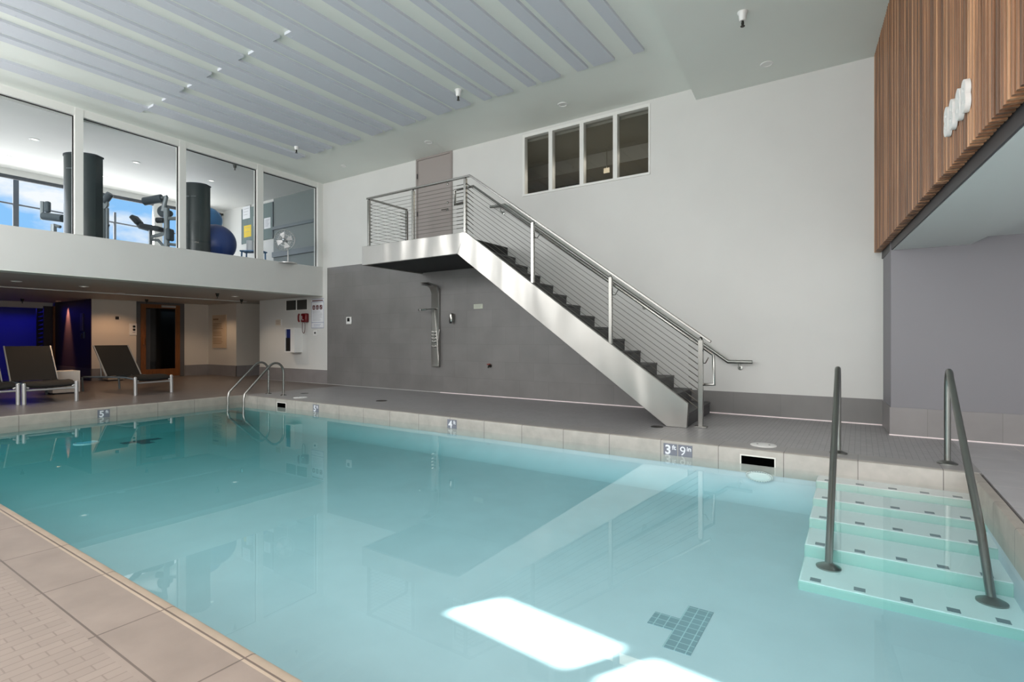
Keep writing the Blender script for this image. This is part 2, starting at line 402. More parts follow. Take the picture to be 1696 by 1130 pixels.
struct(MB().box(-13.77, -10.86, YB - .0125, YB - .0, .345, .352).box(-10.862, -10.845, YB - .016, YB, .345, 2.2).obj('trim_6', M['trim'], smooth=False))
# ---- right: jog and recess wall, under the slatted upper wall
struct(MB().prism([(.24, 8.2), (.29, 7.43), (4.2, 7.43), (4.2, 8.2)], 'z', 0, 2.4).obj('wall_right_back', M['grey'], smooth=False))
struct(MB().prism([(.228, 8.2), (.278, 7.418), (4.2, 7.418), (4.2, 7.43), (.29, 7.43), (.24, 8.2)], 'z', 0.004, .32).obj('baseboard_right', M['basetile'], smooth=False))
WD = Vector(ray(1322, CY)[:2]).normalized()            # direction of the slatted wall
if WD.y < 0: WD = -WD
WDn = Vector((WD.y, -WD.x))                             # into the wall (+x)
def wp(t, d=0.):                                        # t metres toward the viewer from the back wall
    p = Vector((.150, 8.2)) - WD * t + WDn * d; return p
ZW0, ZS = 2.21, 4.745
mb = MB()
pitch = .056
for i in range(int(9.9 / pitch)):
    t = .02 + i * pitch; w = .028; d0 = random.uniform(-.002, .002)
    a, b = wp(t, d0), wp(t + w, d0); c, d = wp(t + w - .006, -.006 + d0), wp(t + .006, -.006 + d0); e, f = wp(t, .065), wp(t + w, .065)
    mb.prism([e, a, d, c, b, f], 'z', ZW0 + random.uniform(-.002, .002), ZS + .06, random.choice((0, 0, 1, 1, 2, 3)))
struct(mb.obj('wall_right_slats', [M['slat'], M['slat2'], M['slat3'], M['slat4']], smooth=False))
p = [wp(0, .065), wp(9.9, .065), wp(9.9, .5), wp(0, .5)]
struct(MB().prism(p, 'z', 2.26, ZS + .06).obj('wall_right_backing', M['slatback'], smooth=False))
p = [wp(0, .075), wp(9.9, .075), wp(9.9, .3), wp(0, .3)]
struct(MB().prism(p, 'z', 2.125, 2.262).obj('trim_7', M['blacksteel'], smooth=False))
q0, q1 = Vector((.985, 7.43)), Vector((1.165, 6.166)); qd = (q1 - q0).normalized()
p = [wp(.75, .09), wp(9.9, .09), tuple(q0 + qd * 9), tuple(q0)]
struct(MB().prism(p, 'z', 2.12, 2.26).obj('ceiling_recess', M['soffit'], smooth=False))
struct(MB().box(.9, 4.2, -1.6, 7.45, 2.19, 2.3).obj('ceiling_recess_upper', M['soffit'], smooth=False))
# ---- ceilings
sd = Vector(ray(1335, CY)[:2]).normalized()
if sd.y < 0: sd = -sd
s0 = Vector((-2.09, 8.2)); s1 = s0 - sd * 10
def slope_slab(name, m, pts, th=.15):
    n = len(pts); vs = [(x, y, zceil(y)) for x, y in pts] + [(x, y, zceil(y) + th) for x, y in pts]
    mbb = MB(); mbb._add(vs, [tuple(range(n)), tuple(range(2 * n - 1, n - 1, -1))] + [(i, (i + 1) % n, n + (i + 1) % n, n + i) for i in range(n)])
    return struct(mbb.obj(name, m, smooth=False))
slope_slab('ceiling', M['ceil'], [(-11.3, 8.3), (.6, 8.3), (3, -1.7), (-11.3, -1.7)])
struct(MB().prism([(s0.x, 8.3), (1.2, 8.3), (3.0, -1.7), (s1.x, s1.y)], 'z', ZS - .01, 4.93).obj('ceiling_soffit', M['ceil'], smooth=False))
# acoustic panels: full-length strips and strips that swap width at the seam
PE, SE, NE = 6.755, 3.965, -1.3
full = [(-2.53, -2.38), (-3.106, -2.795), (-3.36, -3.195), (-3.94, -3.63), (-4.19, -4.05), (-4.744, -4.456), (-5.015, -4.867), (-5.6, -5.287)]
far = [(-6.0, -5.69), (-6.426, -6.257), (-6.834, -6.515), (-7.26, -7.09), (-7.63, -7.345), (-8.117, -7.946), (-8.52, -8.206), (-8.95, -8.785), (-9.36, -9.045), (-9.96, -9.66)]
near = [(-5.85, -5.69), (-6.426, -6.1), (-6.68, -6.515), (-7.26, -6.935), (-7.5, -7.345), (-8.117, -7.79), (-8.36, -8.206), (-8.95, -8.62), (-9.2, -9.045), (-10.15, -9.85)]
def strip(x0, x1, y0, y1):
    k = lambda y: -.037 * (PE - y)
    P = [(x0 + k(y0), y0), (x1 + k(y0), y0), (x1 + k(y1), y1), (x0 + k(y1), y1)]
    mb = MB(); mb.hexa([(x, y, zceil(y) - .036) for x, y in P] + [(x, y, zceil(y) + .01) for x, y in P])
    # screw heads
    nn = 9; 
    for j in range(nn):
        y = y0 + .08 + (y1 - y0 - .16) * j / (nn - 1)
        for x in (x0 + .035, x1 - .035):
            if x1 - x0 < .2 and x > x0 + .05: continue
            mb.lathe([(.008, 0), (.006, -.004)], (x + k(y), y, zceil(y) - .036), seg=6)
    struct(mb.obj('ceiling_panel', M['panel'], smooth=False))
for a, b in full: strip(a, b, NE, PE)
for a, b in far: strip(a, b, SE, PE)
for a, b in near: strip(a, b, NE, SE)
# ---- left wall: spandrel band, glazing to the gym above
XL = -11.03; SILL = 2.87; BAND = 2.177
struct(MB().box(-11.38, XL, -1.7, 8.2, BAND, SILL).obj('wall_left', M['white'], smooth=False))
struct(MB().box(-11.40, XL - .001, -1.7, 8.2, BAND - .012, BAND).obj('trim_8', M['ceil'], smooth=False))
def zhead(y): return 4.80 + .0165 * (8.2 - y)
mull = [(-1.6, -1.5), (.12, .235), (1.74, 1.855), (3.300, 3.415), (4.932, 5.048), (6.515, 6.648), (8.05, 8.2)]
for k in range(6):
    y0, y1 = mull[k][1], mull[k + 1][0]
    mb = MB()
    a0, a1 = mull[k][0], mull[k][1]
    mb.box(XL - .14, XL + .012, a0, a1, SILL, zceil(a0) + .02)
    if k == 5: mb.box(XL - .14, XL + .012, 8.05, 8.2, SILL, 4.95)
    mb.hexa([(XL - .14, y0, zhead(y0)), (XL + .006, y0, zhead(y0)), (XL + .006, y1, zhead(y1)), (XL - .14, y1, zhead(y1)),
             (XL - .14, y0, zceil(y0) + .02), (XL + .006, y0, zceil(y0) + .02), (XL + .006, y1, zceil(y1) + .02), (XL - .14, y1, zceil(y1) + .02)])
    w = struct(mb.obj('window_%d' % (k + 1), M['trim'], smooth=False))
    xg = XL - .075
    MB().quad((xg, y0, SILL), (xg, y1, SILL), (xg, y1, zhead(y1)), (xg, y0, zhead(y0))).obj('pane', M['glass'], w, smooth=False)
    mb = MB(); t = .016
    mb.bar((xg + .01, y0, zhead(y0) - t / 2), (xg + .01, y1, zhead(y1) - t / 2), .02, t)
    mb.box(xg, xg + .02, y1 - .016, y1, SILL, zhead(y1) - t)
    mb.obj('gasket', M['gasket'], w, smooth=False)
# ---- gym room behind the glass
XO = -15.65
struct(MB().box(XO - .2, -11.38, -1.7, 8.2, 2.60, 2.84).obj('floor_gym', M['gymfloor'], smooth=False))
struct(MB().box(-14.72, -11.18, -1.7, 8.2, 4.86, 4.98).box(XO - .3, -14.76, -1.7, 8.2, 4.87, 4.98).obj('ceiling_gym', M['white'], smooth=False))
mb = MB()
mb.box(XO - .12, XO, -1.7, 8.2, 4.74, 4.9).box(XO - .12, XO, -1.7, 8.2, 2.6, 2.95)
for a, b in ((-1.7, -1.5), (1.2, 1.32), (6.38, 6.58), (7.45, 8.2)): mb.box(XO - .12, XO, a, b, 2.9, 4.8)
struct(mb.obj('wall_gym_outer', M['trim'], smooth=False))
struct(MB().box(XO - .10, XO - .04, -1.5, 7.45, 4.665, 4.74).obj('trim_9', M['rail_out'], smooth=False))
struct(MB().box(XO - .08, XO - .02, -1.6, -1.5, 2.6, 4.9).box(XO - .2, -11.1, -1.75, -1.65, 2.6, 4.9).obj('wall_gym_end', M['white'], smooth=False))
struct(MB().box(-13.10, -11.17, YB - .012, YB, 2.84, 4.86).obj('wall_gym_right', M['gymgrey'], smooth=False))
struct(MB().box(-13.10, -11.17, YB - .06, YB - .012, 3.28, 3.42).box(-13.10, -11.17, YB - .05, YB - .012, 4.02, 4.10).obj('trim_13', M['gympad'], smooth=False))
# ---- lounge under the gym
LX = -16.9
struct(MB().box(-24, -11.39, -1.7, 10.6, 2.165, 2.3).obj('ceiling_lounge', M['lounge'], smooth=False))
struct(MB().box(-14.5, -14.4, -1.7, 8.2, 2.145, 2.17).obj('trim_10', M['white'], smooth=False))
for q_ in ((LX - .15, LX, 5.41, 8.54), (LX, -15.3, 8.39, 8.54), (-15.45, -15.3, 8.54, 10.6), (-15.3, -11, 10.45, 10.6), (-11.1, -11, 8.35, 10.45)): struct(MB().box(*q_, 0, 2.2).obj('wall_lounge', M['cream'], smooth=False))
mb = MB(); mb.box(LX, LX + .012, 5.41, 6.43, 0, .32).box(LX, LX + .012, 7.70, 8.39, 0, .32).box(LX, -15.288, 8.378, 8.39, 0, .32).box(-15.3, -15.288, 8.378, 10.4, 0, .32)
struct(mb.obj('baseboard_lounge', M['basetiley'], smooth=False))
mb = MB(); mb.box(-19.6, LX + .002, 5.40, 5.41, 0, 2.2)
struct(mb.obj('wall_lounge_dark', M['darkwall'], smooth=False))
struct(MB().box(-19.6, LX + .004, 5.388, 5.40, 0, .33).obj('baseboard_dark', M['blacksteel'], smooth=False))
mb = MB(); mb.box(-22.2, -22.0, 1.0, 7.0, 0, 2.2).box(-22.2, -19.6, 6.8, 7.0, 0, 2.2).box(-19.7, -19.6, 5.41, 6.8, 0, 2.2)
struct(mb.obj('wall_blue_recess', M['bluewall'], smooth=False))
struct(MB().box(-20.0, -19.75, -1.7, 5.39, 2.0, 2.165).obj('trim_11', M['lounge'], smooth=False))
struct(MB().box(-19.66, -19.58, 5.36, 5.40, 0.42, 2.06).obj('trim_12', M['woodframe'], smooth=False))
struct(MB().box(-24, -22, -1.7, 1.0, 0, 2.2).obj('wall_lounge_left', M['darkwall'], smooth=False))
# ---- walls behind the viewer, with the strip of high windows that lets the sun in
SUNP = [atz(*p, ZSH) for p in ((743, 1012), (832, 992), (1035, 1073), (938, 1105))]
az = ((SUNP[1] - SUNP[0]) + (SUNP[2] - SUNP[3])) / 2
YN = -1.55
EL = R(44)
sdir = Vector((az.x, az.y, 0)).normalized() * math.cos(EL) - Vector((0, 0, math.sin(EL)))
def back(p):
    t = (p.y - YN) / sdir.y; return p - sdir * t
B = [back(p) for p in SUNP]
bx0, bx1 = (B[0].x + B[1].x) / 2, (B[2].x + B[3].x) / 2
bz0 = sum(b.z for b in (B[1], B[2])) / 2; bz1 = sum(b.z for b in (B[0], B[3])) / 2
bz0, bz1 = min(bz0, bz1), max(bz0, bz1)
print('sun window', bx0, bx1, bz0, bz1)
drop = ((B[3].z + B[2].z) - (B[0].z + B[1].z)) / 2
holes = [(bx0, bx1, 0.), (bx1 + .17, bx1 + .17 + (bx1 - bx0), 0.)]
mb = MB(); zt = 5.3
xcur = -24
for a, b, dz in holes:
    mb.box(xcur, a, YN - .02, YN, 0, zt)
    ea = drop / (bx1 - bx0)
    f0 = ea * (a - (bx0 + bx1) / 2); f1 = ea * (b - (bx0 + bx1) / 2)
    mb.hexa([(a, YN - .02, 0), (b, YN - .02, 0), (b, YN, 0), (a, YN, 0), (a, YN - .02, bz0 + f0), (b, YN - .02, bz0 + f1), (b, YN, bz0 + f1), (a, YN, bz0 + f0)])
    mb.hexa([(a, YN - .02, bz1 + f0), (b, YN - .02, bz1 + f1), (b, YN, bz1 + f1), (a, YN, bz1 + f0), (a, YN - .02, zt), (b, YN - .02, zt), (b, YN, zt), (a, YN, zt)])
    xcur = b
mb.box(xcur, 4.3, YN - .02, YN, 0, zt)
struct(mb.obj('wall_front', M['white'], smooth=False))
struct(MB().box(4.2, 4.35, -1.6, 8.3, 0, 5.3).obj('wall_right', M['white'], smooth=False))
struct(MB().box(-24.1, -24, -1.6, 10.6, 0, 2.4).obj('wall_far_left', M['darkwall'], smooth=False))

# ================================================================ high window in the back wall
mb = MB(); f = .05
mb.box(WX0, WX1, YB - .012, YB + .10, WZ1 - f, WZ1).box(WX0, WX1, YB - .02, YB + .10, WZ0, WZ0 + .035)
cols = [aty(u, 250, YB).x for u in (866, 912, 963.5, 1019, 1077)]
for i, x in enumerate(cols):
    w = .045 if i in (0,) else .028 if i == 4 else .075
    xa = x if i == 0 else x - w / 2
    if i == 4: xa = WX1 - w
    mb.box(xa, xa + w, YB - .011, YB + .099, WZ0 + .035, WZ1 - f)
win = struct(mb.obj('window_7', M['trim'], smooth=False))
for i in range(4):
    a, b = cols[i] + (.045 if i == 0 else .0375), cols[i + 1] - .0375
    MB().quad((a, YB + .06, WZ0), (b, YB + .06, WZ0), (b, YB + .06, WZ1 - f), (a, YB + .06, WZ1 - f)).obj('pane', M['glassdark'], win, smooth=False)
mb = MB(); mb.box(-6.2, -1.8, 10.4, 10.5, 3.2, 5).box(-6.3, -6.2, YB + .15, 10.5, 3.2, 5).box(-1.8, -1.7, YB + .15, 10.5, 3.2, 5).box(-6.3, -1.7, YB + .15, 10.5, 3.15, 3.2)
struct(mb.obj('wall_corridor', M['corridor'], smooth=False))
struct(MB().box(-6.3, -1.7, YB + .15, 10.5, 4.78, 4.85).box(-6.2, -1.8, 9.6, 10.4, 4.5, 4.78).obj('ceiling_corridor', M['corridorceil'], smooth=False))
d4 = struct(MB().box(-5.9, -5.0, 10.34, 10.4, 3.2, 4.5).obj('door_4', M['brown'], smooth=False))
es = thing('wall_sign_plate', 'small pale plate hanging in the dim corridor behind the high window', 'sign', (-4.1, 9.5, 4.42))
MB().box(-4.16, -4.04, 9.49, 9.51, 4.32, 4.42).obj('sign_board', M['corridor'], es); MB().tube([(-4.1, 9.5, 4.42), (-4.1, 9.5, 4.80)], .008, 6).obj('hanger', M['corridor'], es)

# ================================================================ upper door on the landing
dx0, dx1, LZ = -7.885, -6.885, 2.815
d1 = struct(MB().box(dx0, dx0 + .05, YB - .022, YB, LZ, 4.93).box(dx1 - .05, dx1, YB - .022, YB, LZ, 4.93).box(dx0 + .05, dx1 - .05, YB - .022, YB, 4.88, 4.93).obj('door_1', M['doorframe'], bevel=.003))
MB().box(dx0 + .055, dx1 - .055, YB - .012, YB, LZ, 4.875).obj('leaf', M['door'], d1)
mb = MB()
for z in (4.55, 3.75, 3.0): mb.tube([(dx0 + .052, YB - .03, z - .05), (dx0 + .052, YB - .03, z + .05)], .011, 8)
mb.obj('hinge', M['blacksteel'], d1)
mb = MB(); mb.lathe([(.028, 0), (.028, .012), (.012, .014), (.012, .05)], (dx1 - .12, YB - .012, 3.74), (0, -1, 0), 14)
mb.tube([(dx1 - .12, YB - .055, 3.74), (dx1 - .25, YB - .055, 3.74)], .010, 8)
mb.obj('handle', M['chrome'], d1)
mb = MB()
for z in (3.88, 4.26): mb.lathe([(.026, 0), (.024, .012), (.012, .018)], (dx1 - .12, YB - .012, z), (0, -1, 0), 12)
mb.obj('lock_cylinder', M['chrome'], d1)

# ================================================================ staircase
YS = 6.60
sx = lambda y: .045 * (8.15 - y)             # slight skew of the step noses
st = thing('staircase', 'grey tiled stairs with stainless steel stringer and cable railing along the back wall', 'staircase', (-3.6, 7.4, 0))
RUN, RISE = .2655, .1875
# fascia and stringer, folded steel plates
fa = [(-7.73, 2.475), (-7.73, 2.822), (-5.28, 2.822), (-5.45, 2.485)]
MB().prism(fa, 'y', YS, YS + .05).obj('landing_fascia', M['steel'], st, bevel=.004)
sg = [(-5.45, 2.485), (-5.28, 2.822), (-1.775, .305), (-1.79, 0.0), (-2.04, 0.0)]
MB().prism(sg, 'y', YS, YS + .05).obj('stringer', M['steel'], st, bevel=.004)
MB().box(-7.73, -7.69, YS + .05, 8.18, 2.475, 2.822).obj('landing_side_plate', M['steel'], st)
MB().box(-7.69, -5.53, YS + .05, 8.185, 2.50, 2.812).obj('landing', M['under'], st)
MB().box(-7.69, -5.53, YS + .05, 8.185, 2.812, 2.824).obj('landing_floor', M['step_tile'], st)
for i in range(14):
    xr = -1.868 - i * RUN; z1 = (i + 1) * RISE - .017; z0 = z1 - RISE - (.0 if i == 0 else .02)
    if i == 0: z0 = 0
    mb = MB(); ya, yb = YS + .05, 8.13
    def q(x, y): return x + sx(y)
    xa, xb = xr - RUN - .02, xr + .008
    P = [(q(xa, ya), ya), (q(xb, ya), ya), (q(xb, yb), yb), (q(xa, yb), yb)]
    mb.hexa([(x, y, z1 - .04) for x, y in P] + [(x, y, z1) for x, y in P])
    xa, xb = xr - .05, xr
    P = [(q(xa, ya), ya), (q(xb, ya), ya), (q(xb, yb), yb), (q(xa, yb), yb)]
    mb.hexa([(x, y, z0) for x, y in P] + [(x, y, z1 - .04) for x, y in P])
    mb.obj('step', M['step_tile'], st, bevel=.008)
# posts
YP = YS + .03
posts = [(-7.575, YP, 2.822, 3.68), (-6.45, YP, 2.822, 3.68), (-5.30, YP, 2.80, 3.70), (-4.03, YP, 1.93, 2.84), (-2.805, YP, 1.03, 1.95), (-7.575, 7.60, 2.824, 3.68)]
for x, y, z0, z1 in posts:
    MB().box(x - .023, x + .023, y - .023, y + .023, z0, z1 - .015).lathe([(.02, z1 - .02), (.012, z1 + .012)], (x, y, 0), seg=8).obj('post', M['chrome'], st, bevel=.003)
x5, y5 = -1.655, 6.74
fp = MB().box(x5 - .028, x5 + .028, y5 - .028, y5 + .028, 0.02, 1.09).lathe([(.03, 1.09), (.022, 1.115), (.008, 1.13)], (x5, y5, 0), seg=10).obj('post', M['chrome'], st, bevel=.003)
MB().box(x5 - .075, x5 + .075, y5 - .055, y5 + .055, 0, .022).obj('base_plate', M['chrome'], fp, bevel=.004)
# top rail
def rbar(pts, w=.05, h=.03):
    mb = MB()
    for a, b in zip(pts[:-1], pts[1:]): mb.bar(a, b, w, h)
    return mb
rbar([(-7.60, 7.63, 3.70), (-7.60, YP - .02, 3.70), ]).obj('top_rail', M['chrome'], st, bevel=.005)
rbar([(-7.62, YP, 3.70), (-5.20, YP, 3.715), (-1.53, YP + .09, 1.065)]).obj('top_rail', M['chrome'], st, bevel=.005)
# graspable handrail on the inside of the posts
YH = YS + .12
hp = [aty(768, 335, YH), aty(753.5, 338.5, YH), aty(753.8, 315.5, YH), aty(784, 308.5, YH), aty(1181.5, 588, YH + .1), aty(1183, 637, YH + .1), aty(1164, 637, YH + .1)]
MB().tube(hp, .019, 10).obj('handrail', M['chrome'], st)
for x, z in ((-4.03, 2.60), (-2.805, 1.70), (-1.655, .80)):
    yy = YP if x < -2 else y5
    MB().tube([(x, yy + .02, z), (x + .04, yy + .06, z), (x + .07, yy + .09, z + .07)], .007, 6).obj('rail_bracket', M['chrome'], st)
# cables with their end fittings
for k in range(12):
    z = 2.90 + k * .0635
    MB().tube([(-7.575, YP, z), (-5.30, YP, z)], .0032, 5).tube([(-5.32, YP, z), (-5.48, YP, z)], .0065, 6).obj('cable', M['cable'], st)
    MB().tube([(-7.575, YP, z), (-7.575, 7.60, z)], .0032, 5).tube([(-7.575, 7.58, z), (-7.575, 7.42, z)], .0065, 6).tube([(-7.575, 6.64, z), (-7.575, 6.70, z)], .008, 6).obj('cable', M['cable'], st)
for k in range(11):
    za, zb = 3.61 - k * .0715, 1.005 - k * .0785; sl = (zb - za) / 3.645
    MB().tube([(-5.30, YP, za), (-1.655, YP + .10, zb)], .0032, 5).tube([(-5.28, YP, za), (-5.14, YP, za + sl * .16)], .0065, 6).tube([(-1.66, YP + .1, zb), (-1.80, YP + .097, zb - sl * .14)], .0065, 6).obj('cable', M['cable'], st)

# wall handrail
wr = thing('wall_handrail', 'dark grey tube handrail fixed to the white wall behind the stairs', 'handrail', (-1.4, YB, .77))
YW = 8.1
MB().tube([aty(812, 343, YW), aty(836, 339.5, YW), aty(1206, 599.5, YW), aty(1246, 600, YW)], .026, 12).obj('rail_tube', M['rail'], wr)
for u, v in ((829, 344), (1064, 500), (1224, 600)):
    p = aty(u, v, YW)
    b = MB().tube([p, (p.x, YW, p.z - .06), (p.x, YB - .01, p.z - .085)], .009, 8).obj('bracket', M['rail'], wr)
    MB().lathe([(.036, 0), (.034, .012), (.01, .016)], (p.x, YB, p.z - .085), (0, -1, 0), 16).obj('rosette', M['rail'], b)

# ================================================================ wall fittings
def V(u, v): return aty(u, v, YB)
# shower column
sh = thing('shower_panel', 'steel shower column with curved head on the grey tiled wall', 'shower', (-7.27, YB, .53))
sxa, sxb = -7.40, -7.20
pr = [(8.188, .53), (8.13, .53), (8.13, 2.05), (8.07, 2.16), (7.80, 2.235), (7.80, 2.25), (8.10, 2.20), (8.188, 2.10)]
MB().prism(pr, 'x', sxa, sxb).obj('column', M['steel'], sh, bevel=.006)
MB().box(sxa + .03, sxb - .03, 7.81, 7.99, 2.19, 2.205).obj('shower_head', M['vent'], sh)
for z in (1.245, 1.18, 1.115, 1.05, .95):
    MB().lathe([(.028, 0), (.028, .012), (.018, .016), (.018, .045), (.010, .05)], (-7.285, 8.13, z), (0, -1, 0), 14).bar((-7.285, 8.10, z), (-7.345, 8.085, z + .018), .012, .012).obj('knob', M['chrome'], sh)
MB().lathe([(.022, 0), (.022, .03), (.012, .05)], (-7.265, 8.13, 1.72), (0, -1, 0), 12).tube([(-7.265, 8.085, 1.72), (-7.42, 7.99, 1.71)], .011, 8).obj('spray_bracket', M['chrome'], sh)
MB().tube([(-7.40, 7.99, 1.71), (-7.56, 7.93, 1.70)], .022, 10).lathe([(.04, 0), (.044, .03)], (-7.53, 7.94, 1.685), (0, 0, 1), 14).obj('hand_spray', M['chrome'], sh)
hose = [(-7.265, 8.085, 1.70), (-7.24, 8.07, 1.55), (-7.21, 8.07, 1.30), (-7.185, 8.08, 1.05), (-7.185, 8.09, .80), (-7.175, 8.10, .60), (-7.17, 8.10, .56), (-7.175, 8.10, .75), (-7.19, 8.1, 1.0), (-7.17, 8.1, 1.2), (-7.155, 8.11, 1.30)]
MB().tube(hose, .008, 8).obj('hose', M['chrome'], sh)
# soap dispenser
sdp = thing('soap_dispenser', 'small chrome soap dispenser on grey tile right of the shower column', 'soap dispenser', (-6.86, YB, 1.43))
MB().lathe([(.045, 0), (.05, .01), (.05, .15), (.042, .175), (.02, .185)], (-6.86, 8.135, 1.44), seg=18).obj('bottle', M['chrome'], sdp)
MB().box(-6.89, -6.83, 8.14, 8.188, 1.45, 1.60).obj('wall_plate', M['steel'], sdp); MB().lathe([(.022, 0), (.022, .03), (.03, .035)], (-6.86, 8.10, 1.415), (0, 0, 1), 12).obj('push_button', M['black'], sdp)
# pale plate
pp = thing('wall_sign', 'small pale green plate on grey tile under the stair stringer', 'sign', (-6.22, YB, 1.74))
MB().box(-6.33, -6.11, YB - .022, YB - .012, 1.695, 1.787).obj('sign_board', M['greenplate'], pp, bevel=.002)
mb = MB()
for k in range(3): mb.box(-6.31, -6.13 - .02 * k, YB - .0225, YB - .022, 1.765 - k * .022, 1.77 - k * .022)
mb.obj('print', M['inkgrey'], pp)
# red valve
vl = thing('wall_valve', 'small red hose valve low on the grey tiled wall', 'valve', (-5.93, YB, .59))
MB().lathe([(.035, 0), (.035, .008), (.018, .012), (.018, .06)], (-5.93, YB - .012, .59), (0, -1, 0), 12).tube([(-5.93, 8.13, .60), (-5.93, 8.11, .55)], .014, 8).obj('valve_body', M['brass'], vl)
MB().bar((-5.965, 8.125, .615), (-5.895, 8.125, .625), .012, .02).obj('lever', M['copper'], vl)
# thermostat
th = thing('wall_thermostat', 'white square controller with dark screen on the grey tiled wall', 'thermostat', (-10.02, YB, 1.53))
MB().box(-10.105, -9.93, YB - .05, YB - .012, 1.45, 1.625).obj('case', M['whiteplastic'], th, bevel=.012)
MB().box(-10.06, -9.975, YB - .053, YB - .049, 1.515, 1.60).obj('screen', M['black'], th)
# vent grille
vg = thing('vent_grille', 'two-part dark vent grille in a white frame above the red phone', 'vent', (-12.1, YB, 1.98))
MB().box(-12.56, -11.62, YB - .012, YB - .002, 1.835, 1.855).box(-12.56, -11.62, YB - .012, YB - .002, 2.105, 2.125).box(-12.56, -12.53, YB - .012, YB - .002, 1.855, 2.105).box(-11.65, -11.62, YB - .012, YB - .002, 1.855, 2.105).box(-12.11, -12.07, YB - .012, YB - .002, 1.855, 2.105).obj('frame', M['trim'], vg)
for a, b in ((-12.53, -12.11), (-12.07, -11.65)):
    mb = MB(); mb.box(a, b, YB - .004, YB - .001, 1.855, 2.105)
    for k in range(10): mb.bar((a, YB - .007, 1.868 + k * .025), (b, YB - .007, 1.868 + k * .025), .003, .010)
    mb.obj('louvre', M['vent'], vg)
# pool rules sign
rs = thing('rules_sign', 'tall white pool safety sign with three dark red pictograms beside the tile edge', 'sign', (-11.23, YB, 1.38))
sa, sb, sz0, sz1 = -11.47, -10.985, 1.375, 2.105
MB().box(sa, sb, YB - .008, YB, sz0, sz1).obj('sign_board', M['paper'], rs)
yy = YB - .0085
mb = MB(); mb.box(sa, sb, yy, yy + .0006, sz1 - .008, sz1).box(sa, sb, yy, yy + .0006, sz1 - .085, sz1 - .077).box(sa, sa + .007, yy, yy + .0006, sz0 + .008, sz1 - .085).box(sb - .007, sb, yy, yy + .0006, sz0 + .008, sz1 - .085).box(sa, sb, yy, yy + .0006, sz0, sz0 + .008).box(sa + .007, sb - .007, yy, yy + .0006, sz0 + .135, sz0 + .143)
mb.box(sa + .09, sb - .12, yy, yy + .0006, sz0 + .085, sz0 + .092).box(sa + .09, sb - .15, yy, yy + .0006, sz0 + .05, sz0 + .057).obj('blue_border', M['blueprint'], rs)
mb = MB(); mb.box(sa + .03, sb - .03, yy, yy + .0006, sz1 - .06, sz1 - .035)
mb.obj('red_heading', M['redprint'], rs)
for k, x in enumerate((sa + .095, sa + .235, sa + .375)):
    pg = MB().prism([(x + math.copysign(abs(math.cos(t)) ** .4, math.cos(t)) * .052, sz1 - .215 + math.copysign(abs(math.sin(t)) ** .4, math.sin(t)) * .055) for t in [2 * math.pi * (j + .5) / 20 for j in range(20)]], 'y', yy, yy + .0006).obj('pictogram', M['redprint'], rs)
    MB().lathe([(.011, 0), (.011, .0005)], (x - .004 + .008 * k, yy - .0002, sz1 - .192), (0, -1, 0), 10).prism([(x - .02, sz1 - .245), (x + .018, sz1 - .245), (x + .016 - .01 * k, sz1 - .215), (x - .008, sz1 - .198)], 'y', yy - .0005, yy).obj('figure', M['paper'], pg)
mb = MB()
for k in range(10):
    z = sz1 - .31 - k * .026
    mb.box(sa + .05, sb - .05 - random.uniform(0, .12), yy, yy + .0006, z, z + .005)
mb.obj('small_print', M['inkgrey'], rs)
# red phone
ph = thing('wall_phone', 'dark red emergency wall phone with hanging cord', 'phone', (-11.68, YB, 1.53))
MB().box(-11.785, -11.57, 8.10, YB, 1.525, 1.75).obj('case', M['red'], ph, bevel=.025)
MB().tube([(-11.80, 8.07, 1.54), (-11.79, 8.045, 1.585), (-11.79, 8.045, 1.69), (-11.80, 8.07, 1.735)], .022, 10).obj('handset', M['red'], ph)
MB().box(-11.73, -11.72, 8.09, 8.10, 1.60, 1.69).box(-11.72, -11.65, 8.092, 8.10, 1.58, 1.59).obj('label_print', M['paper'], ph)
cord = [(-11.755 + .055 * (1 - math.cos(math.pi * k / 12)), 8.13, 1.52 - (.27 if 0 < k < 12 else 0) * (math.sin(math.pi * k / 12) ** .35)) for k in range(13)]
MB().tube(cord, .007, 6).obj('cord', M['redprint'], ph)
# dispenser cabinet
dc = thing('wall_cabinet', 'white open-fronted wall box with a dark blue insert below the vent', 'wall cabinet', (-12.06, YB, .76))
xa, xb, za, zb = -12.28, -11.86, .765, 1.385
ca = MB(); ca.box(xb - .02, xb, 7.98, YB, za, zb).box(xa, xb - .02, 7.98, YB, za, za + .03).box(xa, xb - .02, 7.98, YB, zb - .03, zb).box(xa, xa + .03, 7.98, YB, za + .03, zb - .03).box(xa + .03, xb - .02, YB - .02, YB, za + .03, zb - .03)
ca.box(-12.03, xb - .02, 7.98, 8.0, za + .03, zb - .03)
ca.obj('case', M['whiteplastic'], dc)
MB().box(xa + .03, -12.03, 8.0, 8.17, za + .03, zb - .25).obj('insert', M['black'], dc)
MB().box(xa + .04, -12.04, 8.01, 8.17, zb - .25, zb - .03).obj('blue_insert', mat('deep blue plastic', (18, 40, 110), .4), dc)
